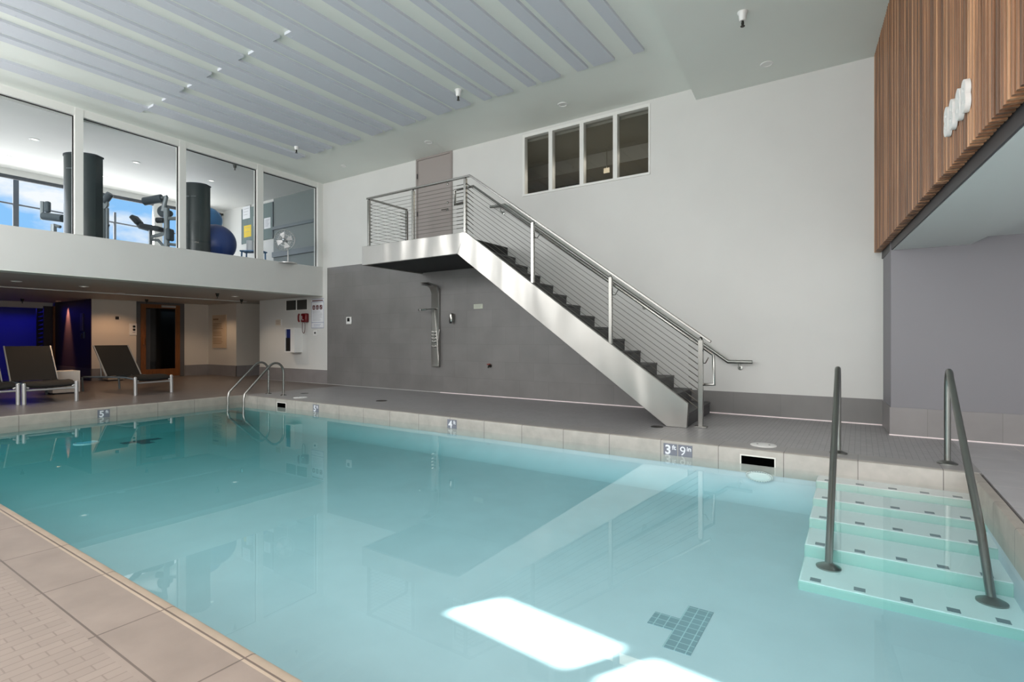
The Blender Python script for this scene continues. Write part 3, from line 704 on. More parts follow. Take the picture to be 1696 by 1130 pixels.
# small notices / switch
sw = thing('wall_switch', 'small white switch plate under the safety sign', 'switch', (-11.3, YB, 1.24))
MB().box(-11.40, -11.24, YB - .01, YB, 1.185, 1.325).obj('plate', M['whiteplastic'], sw, bevel=.004); MB().box(-11.34, -11.30, YB - .024, YB - .01, 1.235, 1.28).obj('rocker', M['vent'], sw)
no = thing('paper_notice', 'small pale pinkish notice on the white wall left of the phone', 'notice', (-12.9, YB, 1.54))
MB().box(-13.02, -12.735, YB - .004, YB, 1.46, 1.625).obj('sheet', M['cream'], no)
mb = MB()
for k in range(5): mb.box(-13.0, -12.80 - .03 * (k % 2), YB - .0046, YB - .004, 1.595 - k * .025, 1.602 - k * .025)
mb.box(-12.775, -12.735, YB - .005, YB - .004, 1.46, 1.625, m=1)
mb.obj('print', [M['taninc'], M['paper']], no)
# lounge sign board on far wall
cs = thing('rules_board', 'tall tan information board on the lounge wall right of the timber door', 'sign board', (-16.2, 8.39, .83))
MB().box(-16.61, -15.83, 8.36, 8.39, .83, 1.835).obj('board', M['tan'], cs, bevel=.004)
mb = MB(); mb.box(-16.55, -16.25, 8.358, 8.361, 1.68, 1.73)
for k in range(13):
    if k in (4, 8): continue
    mb.box(-16.55, -16.0 - random.uniform(0, .1), 8.358, 8.361, 1.56 - k * .05, 1.575 - k * .05)
mb.obj('print', M['taninc'], cs)
# control plate near the timber door
cp = thing('wall_controller', 'cream control plate with two black buttons beside the timber door', 'control panel', (LX, 6.36, 1.37))
MB().box(LX, LX + .02, 6.27, 6.455, 1.21, 1.535).obj('plate', M['whiteplastic'], cp, bevel=.004)
for z in (1.455, 1.365): MB().lathe([(.032, 0), (.03, .02), (.02, .03)], (LX + .02, 6.375, z), (1, 0, 0), 12).obj('button', M['black'], cp)
MB().box(LX + .02, LX + .021, 6.34, 6.41, 1.285, 1.30).obj('print', M['inkgrey'], cp)
se = thing('wall_sensor', 'tiny black sensor on the cream lounge wall', 'sensor', (LX, 5.98, 1.68))
MB().box(LX, LX + .03, 5.94, 6.02, 1.64, 1.72).obj('case', M['black'], se, bevel=.008); MB().box(LX, LX + .025, 6.02, 6.05, 1.655, 1.705).obj('side_plate', M['whiteplastic'], se)
# timber door with black glass
d2 = struct(MB().box(LX, LX + .03, 6.44, 6.53, 0, 2.16).box(LX, LX + .03, 7.56, 7.68, 0, 2.16).box(LX, LX + .03, 6.53, 7.56, 2.10, 2.16).obj('door_2', M['doordark']))
MB().box(LX + .004, LX + .045, 6.535, 6.66, .02, 2.10).box(LX + .004, LX + .045, 7.43, 7.555, .02, 2.10).box(LX + .004, LX + .045, 6.66, 7.43, 1.99, 2.10).box(LX + .004, LX + .045, 6.66, 7.43, .02, .24).obj('timber_leaf', M['woodframe'], d2)
MB().box(LX + .008, LX + .016, 6.66, 7.43, .24, 1.99).obj('glass', M['darkglass'], d2)
MB().box(LX + .017, LX + .019, 6.66, 6.78, .24, 1.95).obj('painted_reflection', mat('dim reflection strip', (60, 62, 66), .3), d2)  # greyish strip, a reflection painted over the black glass
MB().tube([(LX + .045, 6.595, .95), (LX + .10, 6.595, .95), (LX + .10, 6.595, 1.15), (LX + .045, 6.595, 1.15)], .016, 8).obj('handle', M['woodframe'], d2)
MB().box(LX + .045, LX + .09, 7.05, 7.42, 2.02, 2.08).obj('door_closer', M['silver'], d2)
# dark wall fittings
t_ = thing('wall_panel', 'dim tall plate on the dark aubergine wall', 'wall plate', (-17.5, 5.40, 1.35))
MB().box(-17.62, -17.44, 5.385, 5.40, 1.33, 1.80).obj('plate', mat('dim violet plate', (92, 84, 104), .5), t_)
t_ = thing('wall_dial', 'round dark control with small plate on the aubergine wall', 'control', (-17.5, 5.40, 1.19))
MB().lathe([(.07, 0), (.07, .02), (.03, .025)], (-17.55, 5.40, 1.19), (0, -1, 0), 16).obj('dial', M['blacksteel'], t_); MB().box(-17.42, -17.34, 5.385, 5.40, 1.12, 1.30).obj('plate', M['gympad'], t_)
# louvred shutter by the blue recess
lv = thing('louvre_screen', 'blue-lit louvred slat screen at the right of the blue recess', 'louvre screen', (-19.9, 5.3, .3))
mb = MB()
for z0 in [.42 + .125 * k for k in range(13)]:
    mb.obox((-20.02, 5.27, z0), (.62, .16, .018), Matrix.Rotation(R(28), 3, 'X'))
mb.obj('slats', M['bluewall'], lv)
MB().box(-20.34, -20.30, 5.17, 5.37, .0, 2.06).box(-19.74, -19.70, 5.17, 5.37, .0, 2.06).obj('frame', M['darkwall'], lv)

# ================================================================ emblem on the slatted wall
em = thing('wall_emblem', 'white raised lettered emblem mounted on the walnut slatted wall', 'emblem', tuple(wp(3.9)) + (2.48,))
def text_mesh(s, size, ext, off=0.0):
    cu = bpy.data.curves.new('t', 'FONT'); cu.body = s; cu.size = size; cu.extrude = ext; cu.offset = off; cu.align_x = 'CENTER'; cu.align_y = 'CENTER'
    o = bpy.data.objects.new('t', cu); C.objects.link(o); bpy.context.view_layer.update()
    me = bpy.data.meshes.new_from_object(o.evaluated_get(bpy.context.evaluated_depsgraph_get()))
    bpy.data.objects.remove(o); bpy.data.curves.remove(cu); return me
def text_obj(name, s, size, ext, m, origin, xdir, updir, parent, off=0.0, sx_=1.0):
    me = text_mesh(s, size, ext, off); me.materials.clear(); me.materials.append(m)
    x = Vector(xdir).normalized(); u = Vector(updir).normalized(); n = x.cross(u)
    Mx = Matrix(((x.x * sx_, u.x, n.x, origin[0]), (x.y * sx_, u.y, n.y, origin[1]), (x.z * sx_, u.z, n.z, origin[2]), (0, 0, 0, 1)))
    me.transform(Mx); o = bpy.data.objects.new(name, me); C.objects.link(o)
    if parent is not None: adopt(o, parent)
    return o
wdir = (-WD.x, -WD.y, 0)
for k, t in enumerate((3.87, 3.995, 4.15, 4.275)):
    c = wp(t, -.020)
    text_obj('character', '8', .235, .013, M['whiteplastic'], (c.x, c.y, 2.482), wdir, (0, 0, 1), em, .012, .80)

# ================================================================ pool fittings
def rail_path(x, yb, ya, zt, yw, zf):
    P = [(x, yb, 0), (x, yb, zt - .16)]
    for k in range(1, 9):
        t = math.pi * k / 9 * .86; r = .11
        P.append((x, yb - r + r * math.cos(t), zt - .16 + .16 * math.sin(t) if t < math.pi / 2 else zt - .16 + .16 * math.sin(t)))
    return P
def exit_rail(x, yb, yw, yf, zf, label):
    t = thing('pool_handrail', label, 'handrail', (x, yb, 0))
    zt = .82; P = rail_path(x, yb, 0, zt, yw, zf)
    P += [(x, yw + .03, WZ + .03), (x, yw - .02, WZ - .02), (x, yf, zf)]
    MB().tube(P, .0245, 16).obj('tube', M['rail'], t)
    for (y, z) in ((yb, 0), (yf, zf)):
        MB().lathe([(.075, 0), (.075, .008), (.05, .02), (.028, .03)], (x, y, z), seg=22).obj('base_flange', M['rail'], t)
exit_rail(-.18, 5.97, 4.46, 4.13, -.44, 'left steel grab rail curving into the water at the pool steps')
exit_rail(.64, 6.0, 4.43, 4.11, -.44, 'right steel grab rail curving into the water at the pool steps by the pool corner')
# ladder in the far corner
ld = thing('pool_ladder', 'steel pool ladder with two bent rails at the far corner', 'pool ladder', (-9.7, 6.1, 0))
fA, fB = atz(445, 652), atz(470.5, 655)
for (fx, fy), bu in (((-9.96, 6.12), 395), ((-9.42, 6.10), 418.5)):
    P = [(fx, fy, 0), (fx, fy, .45)]
    for k in range(1, 9):
        t = math.pi * k / 9 * .80; P.append((fx, fy - .17 + .17 * math.cos(t), .45 + .19 * math.sin(t)))
    yl = 5.30
    P += [(fx, yl + .03, .10), (fx, yl, .0), (fx, yl, -.47)]
    rl = MB().tube(P, .022, 14).obj('rail', M['chrome'], ld)
    MB().lathe([(.06, 0), (.06, .008), (.03, .02)], (fx, fy, 0), seg=18).obj('base_flange', M['chrome'], rl)
for z in (-.27, -.42):
    MB().box(-9.94, -9.44, 5.27, 5.35, z, z + .025).obj('rung', M['chrome'], ld)
# skimmer openings in the coping face
for i, (a, b, lab) in enumerate(((-1.0, -.70, 'black skimmer slot in pool coping below the right white lid'), (-8.96, -8.70, 'black skimmer slot in pool coping right of the ladder'))):
    s = thing('skimmer_opening', lab, 'skimmer', ((a + b) / 2, PY1, -.1))
    MB().box(a, b, PY1 - .004, PY1 - .001, -.15, -.068).obj('throat_shade', M['void'], s)  # flat black plate, the shade inside the slot painted on
    MB().box(a - .012, a, PY1 - .006, PY1, -.15, -.056).box(b, b + .012, PY1 - .006, PY1, -.15, -.056).box(a, b, PY1 - .006, PY1, -.068, -.056).obj('frame', M['whitebox'], s)
# depth markers
def marker(txt, small, c, xdir, n, w, label, tw=.62):
    t = thing('depth_marker', label, 'depth marker', c)
    x = Vector(xdir); nn = Vector(n); c = Vector(c)
    mb = MB(); mb.obox(c, (w, .004, .125), Matrix((x, -nn, (0, 0, 1))).transposed()); mb.obj('tile', M['marker'], t)
    o = c + nn * .0026
    text_obj('numeral', txt, .135, .0006, M['markertxt'], o - x * (w * .17) + Vector((0, 0, -.008)), xdir, (0, 0, 1), t, 0 if txt == '9' else .004, 1.0)
    text_obj('unit', small, .068, .0006, M['markertxt'], o + x * (w * .27) + Vector((0, 0, .022)), xdir, (0, 0, 1), t, .0015, 1.0)
N = (0, -1, 0)
marker('3', 'ft', (-1.714, PY1 - .001, -.092), (1, 0, 0), N, .148, 'grey coping depth tile reading three feet, left of the nine inch tile')
marker('9', 'in', (-1.556, PY1 - .001, -.092), (1, 0, 0), N, .148, 'grey coping depth tile reading nine inches, nearest the skimmer slot')
marker('4', 'ft', (-4.78, PY1 - .001, -.092), (1, 0, 0), N, .17, 'grey coping depth tile reading four feet, midway along the far coping')
marker('5', 'ft', (-7.83, PY1 - .001, -.092), (1, 0, 0), N, .16, 'grey coping depth tile reading five feet, right of the ladder')
marker('5', 'ft', (PX0 + .001, 3.40, -.092), (0, 1, 0), (1, 0, 0), .165, 'grey coping depth tile reading five feet, below the loungers')
# white skimmer lids and floor drains
def disc(name, x, y, r, m, label, cat, holes=0):
    t = thing(name, label, cat, (x, y, 0))
    MB().lathe([(r, 0), (r, .004), (r * .96, .007), (r * .3, .009), (0.001, .009)], (x, y, 0), seg=36).obj('lid', m, t)
    for k in range(2): MB().lathe([(r * .07, .0085), (r * .07, .0105)], (x + (k - .5) * r * .9, y, 0), seg=10).obj('finger_hole', M['drainmetal'], t)
disc('skimmer_lid', -.84, 5.98, .125, M['lidwhite'], 'round white lid in grey deck above the right skimmer slot', 'lid')
disc('skimmer_lid', -8.78, 6.03, .125, M['lidwhite'], 'round white lid in grey deck right of the ladder', 'lid')
def drain(x, y, r, lab):
    t = thing('floor_drain', lab, 'drain', (x, y, 0))
    MB().lathe([(r, 0), (r, .003), (.001, .004)], (x, y, 0), seg=20).obj('cover', M['drainmetal'], t)
    MB().lathe([(r * 1.12, 0), (r * 1.12, .0025), (r, .003)], (x, y, 0), seg=20).obj('rim', M['brass'], t)
drain(-7.13, 6.53, .09, 'small dark round drain in grey deck below the shower')
drain(-2.13, 6.50, .07, 'small dark drain in grey deck at the foot of the stringer')
drain(-9.4, 6.55, .07, 'small dark drain in grey deck right of the ladder')
# round underwater fittings on the pool walls
def pool_fitting(c, n, x, rw, rh, m, label, up=(0, 0, 1)):
    t = thing('pool_light', label, 'pool light', c); c, n, x = Vector(c), Vector(n), Vector(x); z = Vector(up)
    def ring(mb, r0, r1, h0, h1, k=36):
        for j in range(k):
            a0, a1 = 2 * math.pi * j / k, 2 * math.pi * (j + 1) / k
            P = lambda a, r, h: c + x * (math.cos(a) * r * rw) + z * (math.sin(a) * r * rh) + n * h
            mb.quad(P(a0, r0, h0), P(a1, r0, h0), P(a1, r1, h1), P(a0, r1, h1))
        return mb
    ring(ring(MB(), .0, .75, .018, .016), .75, .8, .016, .008).obj('lens', m, t)
    ring(ring(ring(MB(), .78, .84, .006, .02), .84, .97, .02, .018), .97, 1, .018, 0).obj('rim', M['lidwhite'], t)
    mb = MB()
    for k in range(30):
        a = 2 * math.pi * k / 30; p = c + x * math.cos(a) * rw * .9 + z * math.sin(a) * rh * .9 + n * .02
        mb.obox(p, (.006, .006, .006))
    mb.obj('rim_teeth', M['marker'], t)
pm, pt, pb = aty(1258, 788, PY1), aty(1258, 780, PY1), aty(1258, 797.5, PY1)
pool_fitting((pm.x, PY1 - .012, (pt.z + pb.z) / 2), (0, -1, 0), (1, 0, 0), .125, (pt.z - pb.z) / 2, M['lidwhite'], 'round white underwater fitting on the pool wall below the skimmer slot')
for (u, v), lab in (((143, 735), 'pale round floor fitting under water below the left loungers'), ((332, 705), 'pale round floor fitting under water left of the ladder')):
    p = atz(u, v, ZSH)
    pool_fitting((p.x, p.y, ZSH + .001), (0, 0, 1), (1, 0, 0), .16, .16, M['paleblue'], lab, (0, 1, 0))

# ================================================================ loungers and cubes
def make_lounger(label, loc, rz):
    t = thing('sun_lounger', label, 'sun lounger', loc, 'sun loungers at the pool end', rz)
    W, Ln = .35, 1.9
    for s in (-1, 1):
        local(MB().tube([(0, s * W, 0), (-.01, s * W, .335)], .03, 14).sphere((-.01, s * W, .335), .03, 12, 8).obj('leg', M['silver']), t)
        local(MB().tube([(-Ln + .1, s * W, 0), (-Ln + .06, s * W, .30)], .02, 10).obj('leg', M['gympad']), t)
        local(MB().tube([(-.02, s * (W - .03), .30), (-.35, s * (W - .03), .335), (-1.0, s * (W - .03), .33), (-Ln + .05, s * (W - .03), .30)], .018, 8).obj('side_rail', M['gympad']), t)
        local(MB().bar((-1.0, s * (W - .02), .345), (-1.47, s * (W - .02), .97), .018, .028).obj('back_frame', M['silver']), t)
    local(MB().tube([(-.03, -W + .02, .235), (-.03, W - .02, .235)], .018, 10).obj('cross_bar', M['silver']), t)
    local(MB().tube([(-.02, -W + .06, .27), (-.02, -W + .02, .30)], .02, 8).tube([(-.02, W - .06, .27), (-.02, W - .02, .30)], .02, 8).obj('corner_bracket', M['silver']), t)
    local(MB().tube([(-1.25, -W + .06, .32), (-1.30, -W + .06, .62)], .01, 6).tube([(-1.25, W - .06, .32), (-1.30, W - .06, .62)], .01, 6).obj('back_prop', M['silver']), t)
    # sling seat: slightly sagging sheet that rolls over the front bar
    prof = [(-.015, .285), (0.0, .315), (-.03, .345), (-.15, .372), (-.35, .378), (-.6, .36), (-.85, .345), (-1.02, .35)]
    mb = MB(); seg = 8; rows = []
    for x, z in prof:
        rows.append([(x, -W + .02 + (2 * W - .04) * j / seg, z - .018 * math.sin(math.pi * j / seg)) for j in range(seg + 1)])
    def sheet(rows, th, axis):
        n, k = len(rows), len(rows[0]); vs = [p for r in rows for p in r]; off = Vector(axis) * th
        vs2 = [tuple(Vector(p) + off) for p in vs]; fs = []
        for i in range(n - 1):
            for j in range(k - 1):
                a = i * k + j; fs.append((a, a + 1, a + k + 1, a + k)); fs.append((n * k + a, n * k + a + k, n * k + a + k + 1, n * k + a + 1))
        for i in range(n - 1):
            for j in (0, k - 1):
                a = i * k + j; fs.append((a, a + k, n * k + a + k, n * k + a))
        for j in range(k - 1):
            for i in (0, n - 1):
                a = i * k + j; fs.append((a, a + 1, n * k + a + 1, n * k + a))
        return vs + vs2, fs
    vs, fs = sheet(rows, .008, (0, 0, -1)); local(MB()._add(vs, fs).obj('seat', M['sling']), t)
    rows = []
    for k in range(8):
        f = k / 7; x, z = -1.0 - .47 * f, .345 + .625 * f
        rows.append([(x - .03 * math.sin(math.pi * j / seg), -W + .03 + (2 * W - .06) * j / seg, z) for j in range(seg + 1)])
    vs, fs = sheet(rows, .008, (-1, 0, 0)); local(MB()._add(vs, fs).obj('backrest', M['sling']), t)
    return t
l0 = make_lounger('black sling lounger with silver legs standing alone in front of the timber door', (-11.86, 4.83, 0), R(9))
dup(l0, (-11.655, 3.16, 0), R(-2), 'black sling lounger with raised back left of the white cube')
dup(l0, (-11.74, 2.40, 0), R(-2), 'black sling lounger cut off by the left edge of the photo')
def cube_table(label, x0, x1, y0, y1, h, m):
    t = thing('cube_table', label, 'side table', ((x0 + x1) / 2, (y0 + y1) / 2, 0))
    MB().box(x0, x1, y0, y1, .03, h).obj('body', m, t, bevel=.006); MB().box(x0 + .03, x1 - .03, y0 + .03, y1 - .03, 0, .03).obj('plinth', M['blacksteel'], t)
cube_table('white cube side table beside the left loungers', -13.72, -13.27, 3.62, 4.06, .46, M['whitebox'])
cube_table('cream cube side table against the lounge wall behind the single lounger', -16.75, -16.40, 5.60, 5.98, .46, M['creambox'])

# ================================================================ ceiling fittings
def downlight(p, label, lit, r=.055, group=None, n=(0, 0, -1), warm=False):
    t = thing('recessed_downlight', label, 'downlight', p, group)
    MB().lathe([(r * 1.35, -.005), (r * 1.35, .006), (r * 1.05, .010), (r, .004)], p, n, 24).obj('trim_ring', M['lidwhite'], t)
    MB().lathe([(r, -.004), (r, .003), (r * .3, .0055)], p, n, 20).obj('lens', M['lenswarm'] if warm else (M['lens'] if lit else M['lensoff']), t)
def ceilpt(u, v):
    z = 4.93
    for _ in range(6): z = zceil(atz(u, v, z).y)
    return atz(u, v, z)
downlight(ceilpt(932, 173), 'round downlight in ceiling in front of the high window', False, .06)
downlight(ceilpt(710, 235.5), 'round downlight in ceiling above the grey landing door', False, .06)
downlight(ceilpt(569, 275), 'round downlight in ceiling near the left window corner', False, .045)
downlight(atz(1270, 106, ZS - .01), 'round downlight in the lowered ceiling near the slatted wall', False, .06)
def sprinkler(p, label, s=1.0, white=True):
    t = thing('fire_sprinkler', label, 'sprinkler', p)
    MB().lathe([(.055 * s, 0), (.055 * s, .012), (.042 * s, .03), (.036 * s, .09 * s), (.03 * s, .10 * s)], p, (0, 0, -1), 18).obj('escutcheon', M['whiteplastic'] if white else M['brass'], t)
    q = Vector(p)
    MB().lathe([(.012 * s, .10 * s), (.016 * s, .13 * s), (.010 * s, .15 * s), (.024 * s, .155 * s), (.024 * s, .16 * s)], p, (0, 0, -1), 12).obj('head', M['brass'], t)
sprinkler(ceilpt(759, 149), 'white pendant sprinkler among the ceiling strips above the stairs')
sprinkler(ceilpt(491, 240), 'white pendant sprinkler near the left end of the ceiling strips')
sprinkler(atz(1230, 20, ZS - .01), 'white pendant sprinkler on the lowered ceiling by the slatted wall')
GL = 4.86
for u, v, lab in ((57, 231, 'gym downlight seen through the leftmost pane, farther from the ceiling line'), (225, 269, 'gym downlight seen in the middle of the second pane'), (350, 299.5, 'gym downlight above the right dark machine tower'),
                  (12, 259, 'gym downlight beside the ceiling line in the leftmost pane'), (171, 292, 'gym downlight right of the left dark machine tower')):
    downlight(atz(u, v, GL), lab, True, .06)
sprinkler(atz(389, 272, GL), 'gym sprinkler hanging at the head of the third pane', .8, False)
LZC = 2.165
for u, v, lab, lit in ((27, 466, 'unlit downlight in the dark lounge ceiling at the far left', False), (139, 474.5, 'lit downlight in the lounge ceiling above the left loungers', True), (200, 486, 'dim downlight in the lounge ceiling above the single lounger', False), (389, 491, 'lit downlight in the lounge ceiling near the tan board', True)):
    downlight(atz(u, v, LZC), lab, lit, .06)
downlight(Vector((-18.6, 5.2, LZC)), 'warm downlight grazing the dark aubergine wall', True, .05, warm=True)
for u, v, lab in ((360, 486, 'lounge sprinkler left of the lit downlight'), (400, 496, 'lounge sprinkler at the column corner'), (37, 499, 'lounge sprinkler in front of the blue recess'), (243, 496, 'lounge sprinkler above the timber door')):
    p = atz(u, v, LZC) if v < 497 else atz(u, v - 4, LZC)
    sprinkler(p, lab, .75, False)

# ================================================================ gym contents
GF = 2.84
def machine_tower(u0, u1, vt, d, label):
    a, b = atd(u0, vt, d), atd(u1, vt, d); a.z = b.z = 0; ctr = (a + b) / 2; w = (b - a).length; ex = (b - a).normalized(); ey = Vector((-ex.y, ex.x, 0))
    zt = atd((u0 + u1) / 2, vt, d).z
    t = thing('weight_machine', label, 'weight machine', (ctr.x, ctr.y, GF))
    pts = []
    for k in range(17):
        an = math.pi * (.12 + .76 * k / 16); pts.append(ctr + ex * (-math.cos(an) * w * .46) - ey * (math.sin(an) * .22 - .08))
    pts += [ctr + ex * (w * .42) + ey * .18, ctr - ex * (w * .42) + ey * .18]
    MB().prism([(p.x, p.y) for p in pts], 'z', GF, zt - .03).obj('shroud', M['shroud'], t)
    c2 = [ctr + (p - ctr) * 1.05 for p in pts]
    MB().prism([(p.x, p.y) for p in c2], 'z', zt - .03, zt).obj('top_cap', M['gymdark'], t)
    f = ctr - ey * .152
    mb = MB()
    for k in range(9):
        if k == 4: continue
        p = f + ex * (k - 4) * .028; mb.obox((p.x, p.y, zt - .30), (.016, .006, .016), Matrix((ex, ey, (0, 0, 1))).transposed())
    mb.obj('badge_dots', M['gymsteel'], t)
    return t
m1 = machine_tower(101, 163, 256, 9.75, 'weight machine with dark curved tower behind the first window mullion')
m2 = machine_tower(300, 344, 305, 11.3, 'weight machine with dark curved tower and padded bench right of centre pane')
def G(u, v, d): return atd(u, v, d)
# machine 1 attachments: roller pad on a post at left, arms and pulley at right
D = 10.3
MB().tube([G(89, 400, D), G(89, 372, D)], .05, 10).tube([G(89, 373, D), G(100, 376, D)], .03, 8).obj('post', M['gymsteel'], m1)
MB().tube([G(72, 358, D), G(104, 362, D)], .075, 14).obj('roller_pad', M['gympad'], m1)
MB().tube([G(70, 334, D), G(70, 364, D)], .035, 8).obj('bracket', M['gymsteel'], m1)
MB().obox(G(79, 343, D), (.09, .09, .22), Matrix.Rotation(R(35), 3, 'Z')).obj('knee_pad', M['gympad'], m1, bevel=.03)
D = 10.9
MB().tube([G(170, 345, D), G(170, 400, D)], .055, 10).tube([G(178, 345, D), G(178, 400, D)], .03, 8).obj('post', M['gymsteel'], m1)
MB().tube([G(160, 318, D), G(174, 330, D)], .06, 12).tube([G(172, 335, D), G(183, 321, D)], .07, 12).obj('roller_pad', M['gympad'], m1)
MB().lathe([(.12, -.03), (.13, 0), (.12, .03)], G(170, 338, D), (.5, -.8, 0), 20).obj('pulley', M['gymsteel'], m1)
MB().tube([G(181, 372, D), G(176, 383, D), G(178, 395, D)], .015, 8).tube([G(174, 343, D), G(178, 358, D)], .018, 8).obj('lever', M['gymdark'], m1)
# machine 2 attachments: bench, post, rollers, pulleys
D = 11.2
MB().tube([G(276, 345, D), G(276, 412, D)], .055, 12).tube([G(275, 326, D), G(270, 350, D)], .045, 10).obj('post', M['gymsteel'], m2)
MB().tube([G(239, 334, D), G(268, 328.5, D)], .085, 16).obj('roller_pad', M['gympad'], m2)
MB().tube([G(267, 328, D), G(277, 325.5, D)], .03, 8).tube([G(276, 362, D), G(293, 362, D)], .04, 8).tube([G(276, 404, D), G(293, 406, D)], .03, 8).obj('arm', M['gymsteel'], m2)
MB().lathe([(.11, -.03), (.13, 0), (.11, .03)], G(270, 350, D + .1), (.5, -.8, 0), 22).lathe([(.06, -.03), (.07, 0), (.06, .03)], G(281, 354, D + .1), (.5, -.8, 0), 18).obj('pulley', M['gympad'], m2)
MB().tube([G(260, 365, D), G(272, 365, D)], .06, 12).obj('roller_pad', M['gymdark'], m2)
mr_ = Matrix.Rotation(R(33.6), 3, 'Z') @ Matrix.Rotation(R(30), 3, 'Y')
MB().obox(G(226, 365, D), (.22, .2, .10), Matrix.Rotation(R(33.6), 3, 'Z') @ Matrix.Rotation(R(48), 3, 'Y')).obj('backrest_pad', M['gymdark'], m2, bevel=.03)
MB().obox(G(253, 378, D), (.42, .3, .10), Matrix.Rotation(R(33.6), 3, 'Z') @ Matrix.Rotation(R(10), 3, 'Y')).obj('seat_pad', M['gymdark'], m2, bevel=.03)
MB().tube([G(219, 360, D), G(231, 377, D), G(246, 381, D)], .028, 8).bar(G(249, 393, D), G(272, 387, D), .05, .06).bar(G(249, 412, D), G(249, 380, D), .06, .06).tube([G(252, 397, D), G(262, 398, D), G(271, 408, D)], .03, 8).obj('bench_frame', M['gymsteel'], m2)
MB().obox(G(281.5, 389, D), (.09, .2, .26), Matrix.Rotation(R(33.6), 3, 'Z')).obj('calf_pad', M['gympad'], m2, bevel=.035)
# balls
p = G(357, 403.5, 11.9); r_ = p.z - GF
tag(MB().sphere(p, r_, 32, 20).obj('exercise_ball', M['ball']), 'large dark blue exercise ball on the gym floor', 'exercise ball')
p = G(345, 365, 12.9)
q_ = tag(MB().sphere(p, .31, 32, 20).obj('exercise_ball', M['ball2']), 'light blue exercise ball held on a rack above the dark blue one', 'exercise ball')
br = thing('ball_rack', 'thin steel ring stand holding the light blue ball', 'rack', (p.x, p.y, GF))
MB().tube([(p.x + .2 * math.cos(a), p.y + .2 * math.sin(a), p.z - .25) for a in [2 * math.pi * k / 16 for k in range(17)]], .014, 6).obj('ring', M['gymsteel'], br)
for k in range(3):
    a = 2 * math.pi * k / 3 + .4; MB().tube([(p.x + .2 * math.cos(a), p.y + .2 * math.sin(a), p.z - .25), (p.x + .27 * math.cos(a), p.y + .27 * math.sin(a), GF)], .012, 6).obj('leg', M['gymsteel'], br)
# framed chart on the white pier
pa, pb = atx(374, 350, XO + .02), atx(392, 350, XO + .02)
ch = thing('framed_chart', 'tall white chart in a thin dark frame on the gym window pier', 'wall chart', (XO, (pa.y + pb.y) / 2, 3.3))
ya, yb_ = 7.56, 8.12; MB().box(XO, XO + .012, ya, yb_, 3.35, 4.72).obj('sheet', M['paper'], ch)
mb = MB()
for (a, b, c, d) in ((ya - .02, ya, 3.33, 4.74), (yb_, yb_ + .02, 3.33, 4.74), (ya, yb_, 4.72, 4.74), (ya, yb_, 3.33, 3.35), (ya, yb_, 4.60, 4.615), (ya, yb_, 4.28, 4.29)): mb.box(XO, XO + .025, a, b, c, d)
mb.obj('frame', M['blacksteel'], ch)
# notice board with papers
nb = thing('notice_board', 'large grey green pin board on the gym end wall', 'notice board', (-13.9, YB, 3.8))
MB().box(-14.60, -13.12, YB - .03, YB, 3.80, 4.78).obj('felt_panel', M['board'], nb)
MB().box(-14.62, -14.60, YB - .035, YB, 3.80, 4.78).box(-13.12, -13.10, YB - .035, YB, 3.80, 4.78).obj('edge_strip', M['gympad'], nb)
def sheet_(u0, u1, v0, v1, m, lab, lines):
    a, b = aty(u0, v0, YB - .033), aty(u1, v1, YB - .033)
    t = thing('paper_notice', lab, 'notice', ((a.x + b.x) / 2, YB - .03, b.z))
    MB().box(a.x, b.x, YB - .034, YB - .030, b.z, a.z).obj('sheet', m, t)
    mb = MB(); w = b.x - a.x; h = a.z - b.z
    for k in range(lines): mb.box(a.x + w * .15, b.x - w * (.15 + .1 * (k % 3)), YB - .0348, YB - .034, a.z - h * (.18 + .7 * k / lines) - .008, a.z - h * (.18 + .7 * k / lines))
    mb.obj('print', M['inkgrey'], t)
sheet_(402, 414, 343.5, 361, M['paper'], 'white sheet at the top left of the gym pin board', 3)
sheet_(404, 416, 374.5, 391.5, M['yellow'], 'yellow sheet pinned low on the gym pin board', 2)
sheet_(420, 424, 358.5, 374, M['paper'], 'narrow white sheet left of the last window mullion on the pin board', 3)
sheet_(437.5, 448, 362, 377.5, M['paper'], 'white printed sheet right of the last window mullion on the pin board', 6)
a = aty(402, 401.5, YB)
t = thing('light_switch', 'small dark switch plate under the gym pin board', 'switch', a)
MB().box(a.x - .045, a.x + .045, YB - .012, YB, a.z - .06, a.z + .06).obj('plate', M['gympad'], t, bevel=.004); MB().box(a.x - .015, a.x + .015, YB - .02, YB - .012, a.z - .02, a.z + .02).obj('rocker', M['black'], t)
# blue stool with paper roll
Ds = 12.3; c = G(420, 417, Ds)
t = thing('step_stool', 'small blue step stool by the gym end wall', 'stool', (c.x, c.y, GF))
hh = G(420, 416, Ds).z
ce, cf = Vector((XR, YR, 0)), Vector((XF, YF, 0))
rm = Matrix((ce, cf, (0, 0, 1))).transposed()
MB().obox((c.x, c.y, hh - .015), (.52, .28, .03), rm).obj('top', M['bluestool'], t, bevel=.008)
for sx_ in (-1, 1):
    for sy_ in (-1, 1):
        q = c + ce * sx_ * .22 + cf * sy_ * .11
        MB().tube([(q.x, q.y, hh - .03), (q.x + .02 * sx_, q.y, GF)], .018, 8).obj('leg', M['bluestool'], t)
c2 = G(414, 408, Ds)
t = thing('paper_roll', 'white paper towel roll standing on the blue stool', 'paper roll', (c2.x, c2.y, hh))
MB().lathe([(.02, 0), (.075, 0), (.075, .24), (.02, .24)], (c2.x, c2.y, hh), seg=20).obj('roll', M['paper'], t); MB().lathe([(.02, .002), (.02, .242)], (c2.x, c2.y, hh), seg=12).obj('core', M['tan'], t)
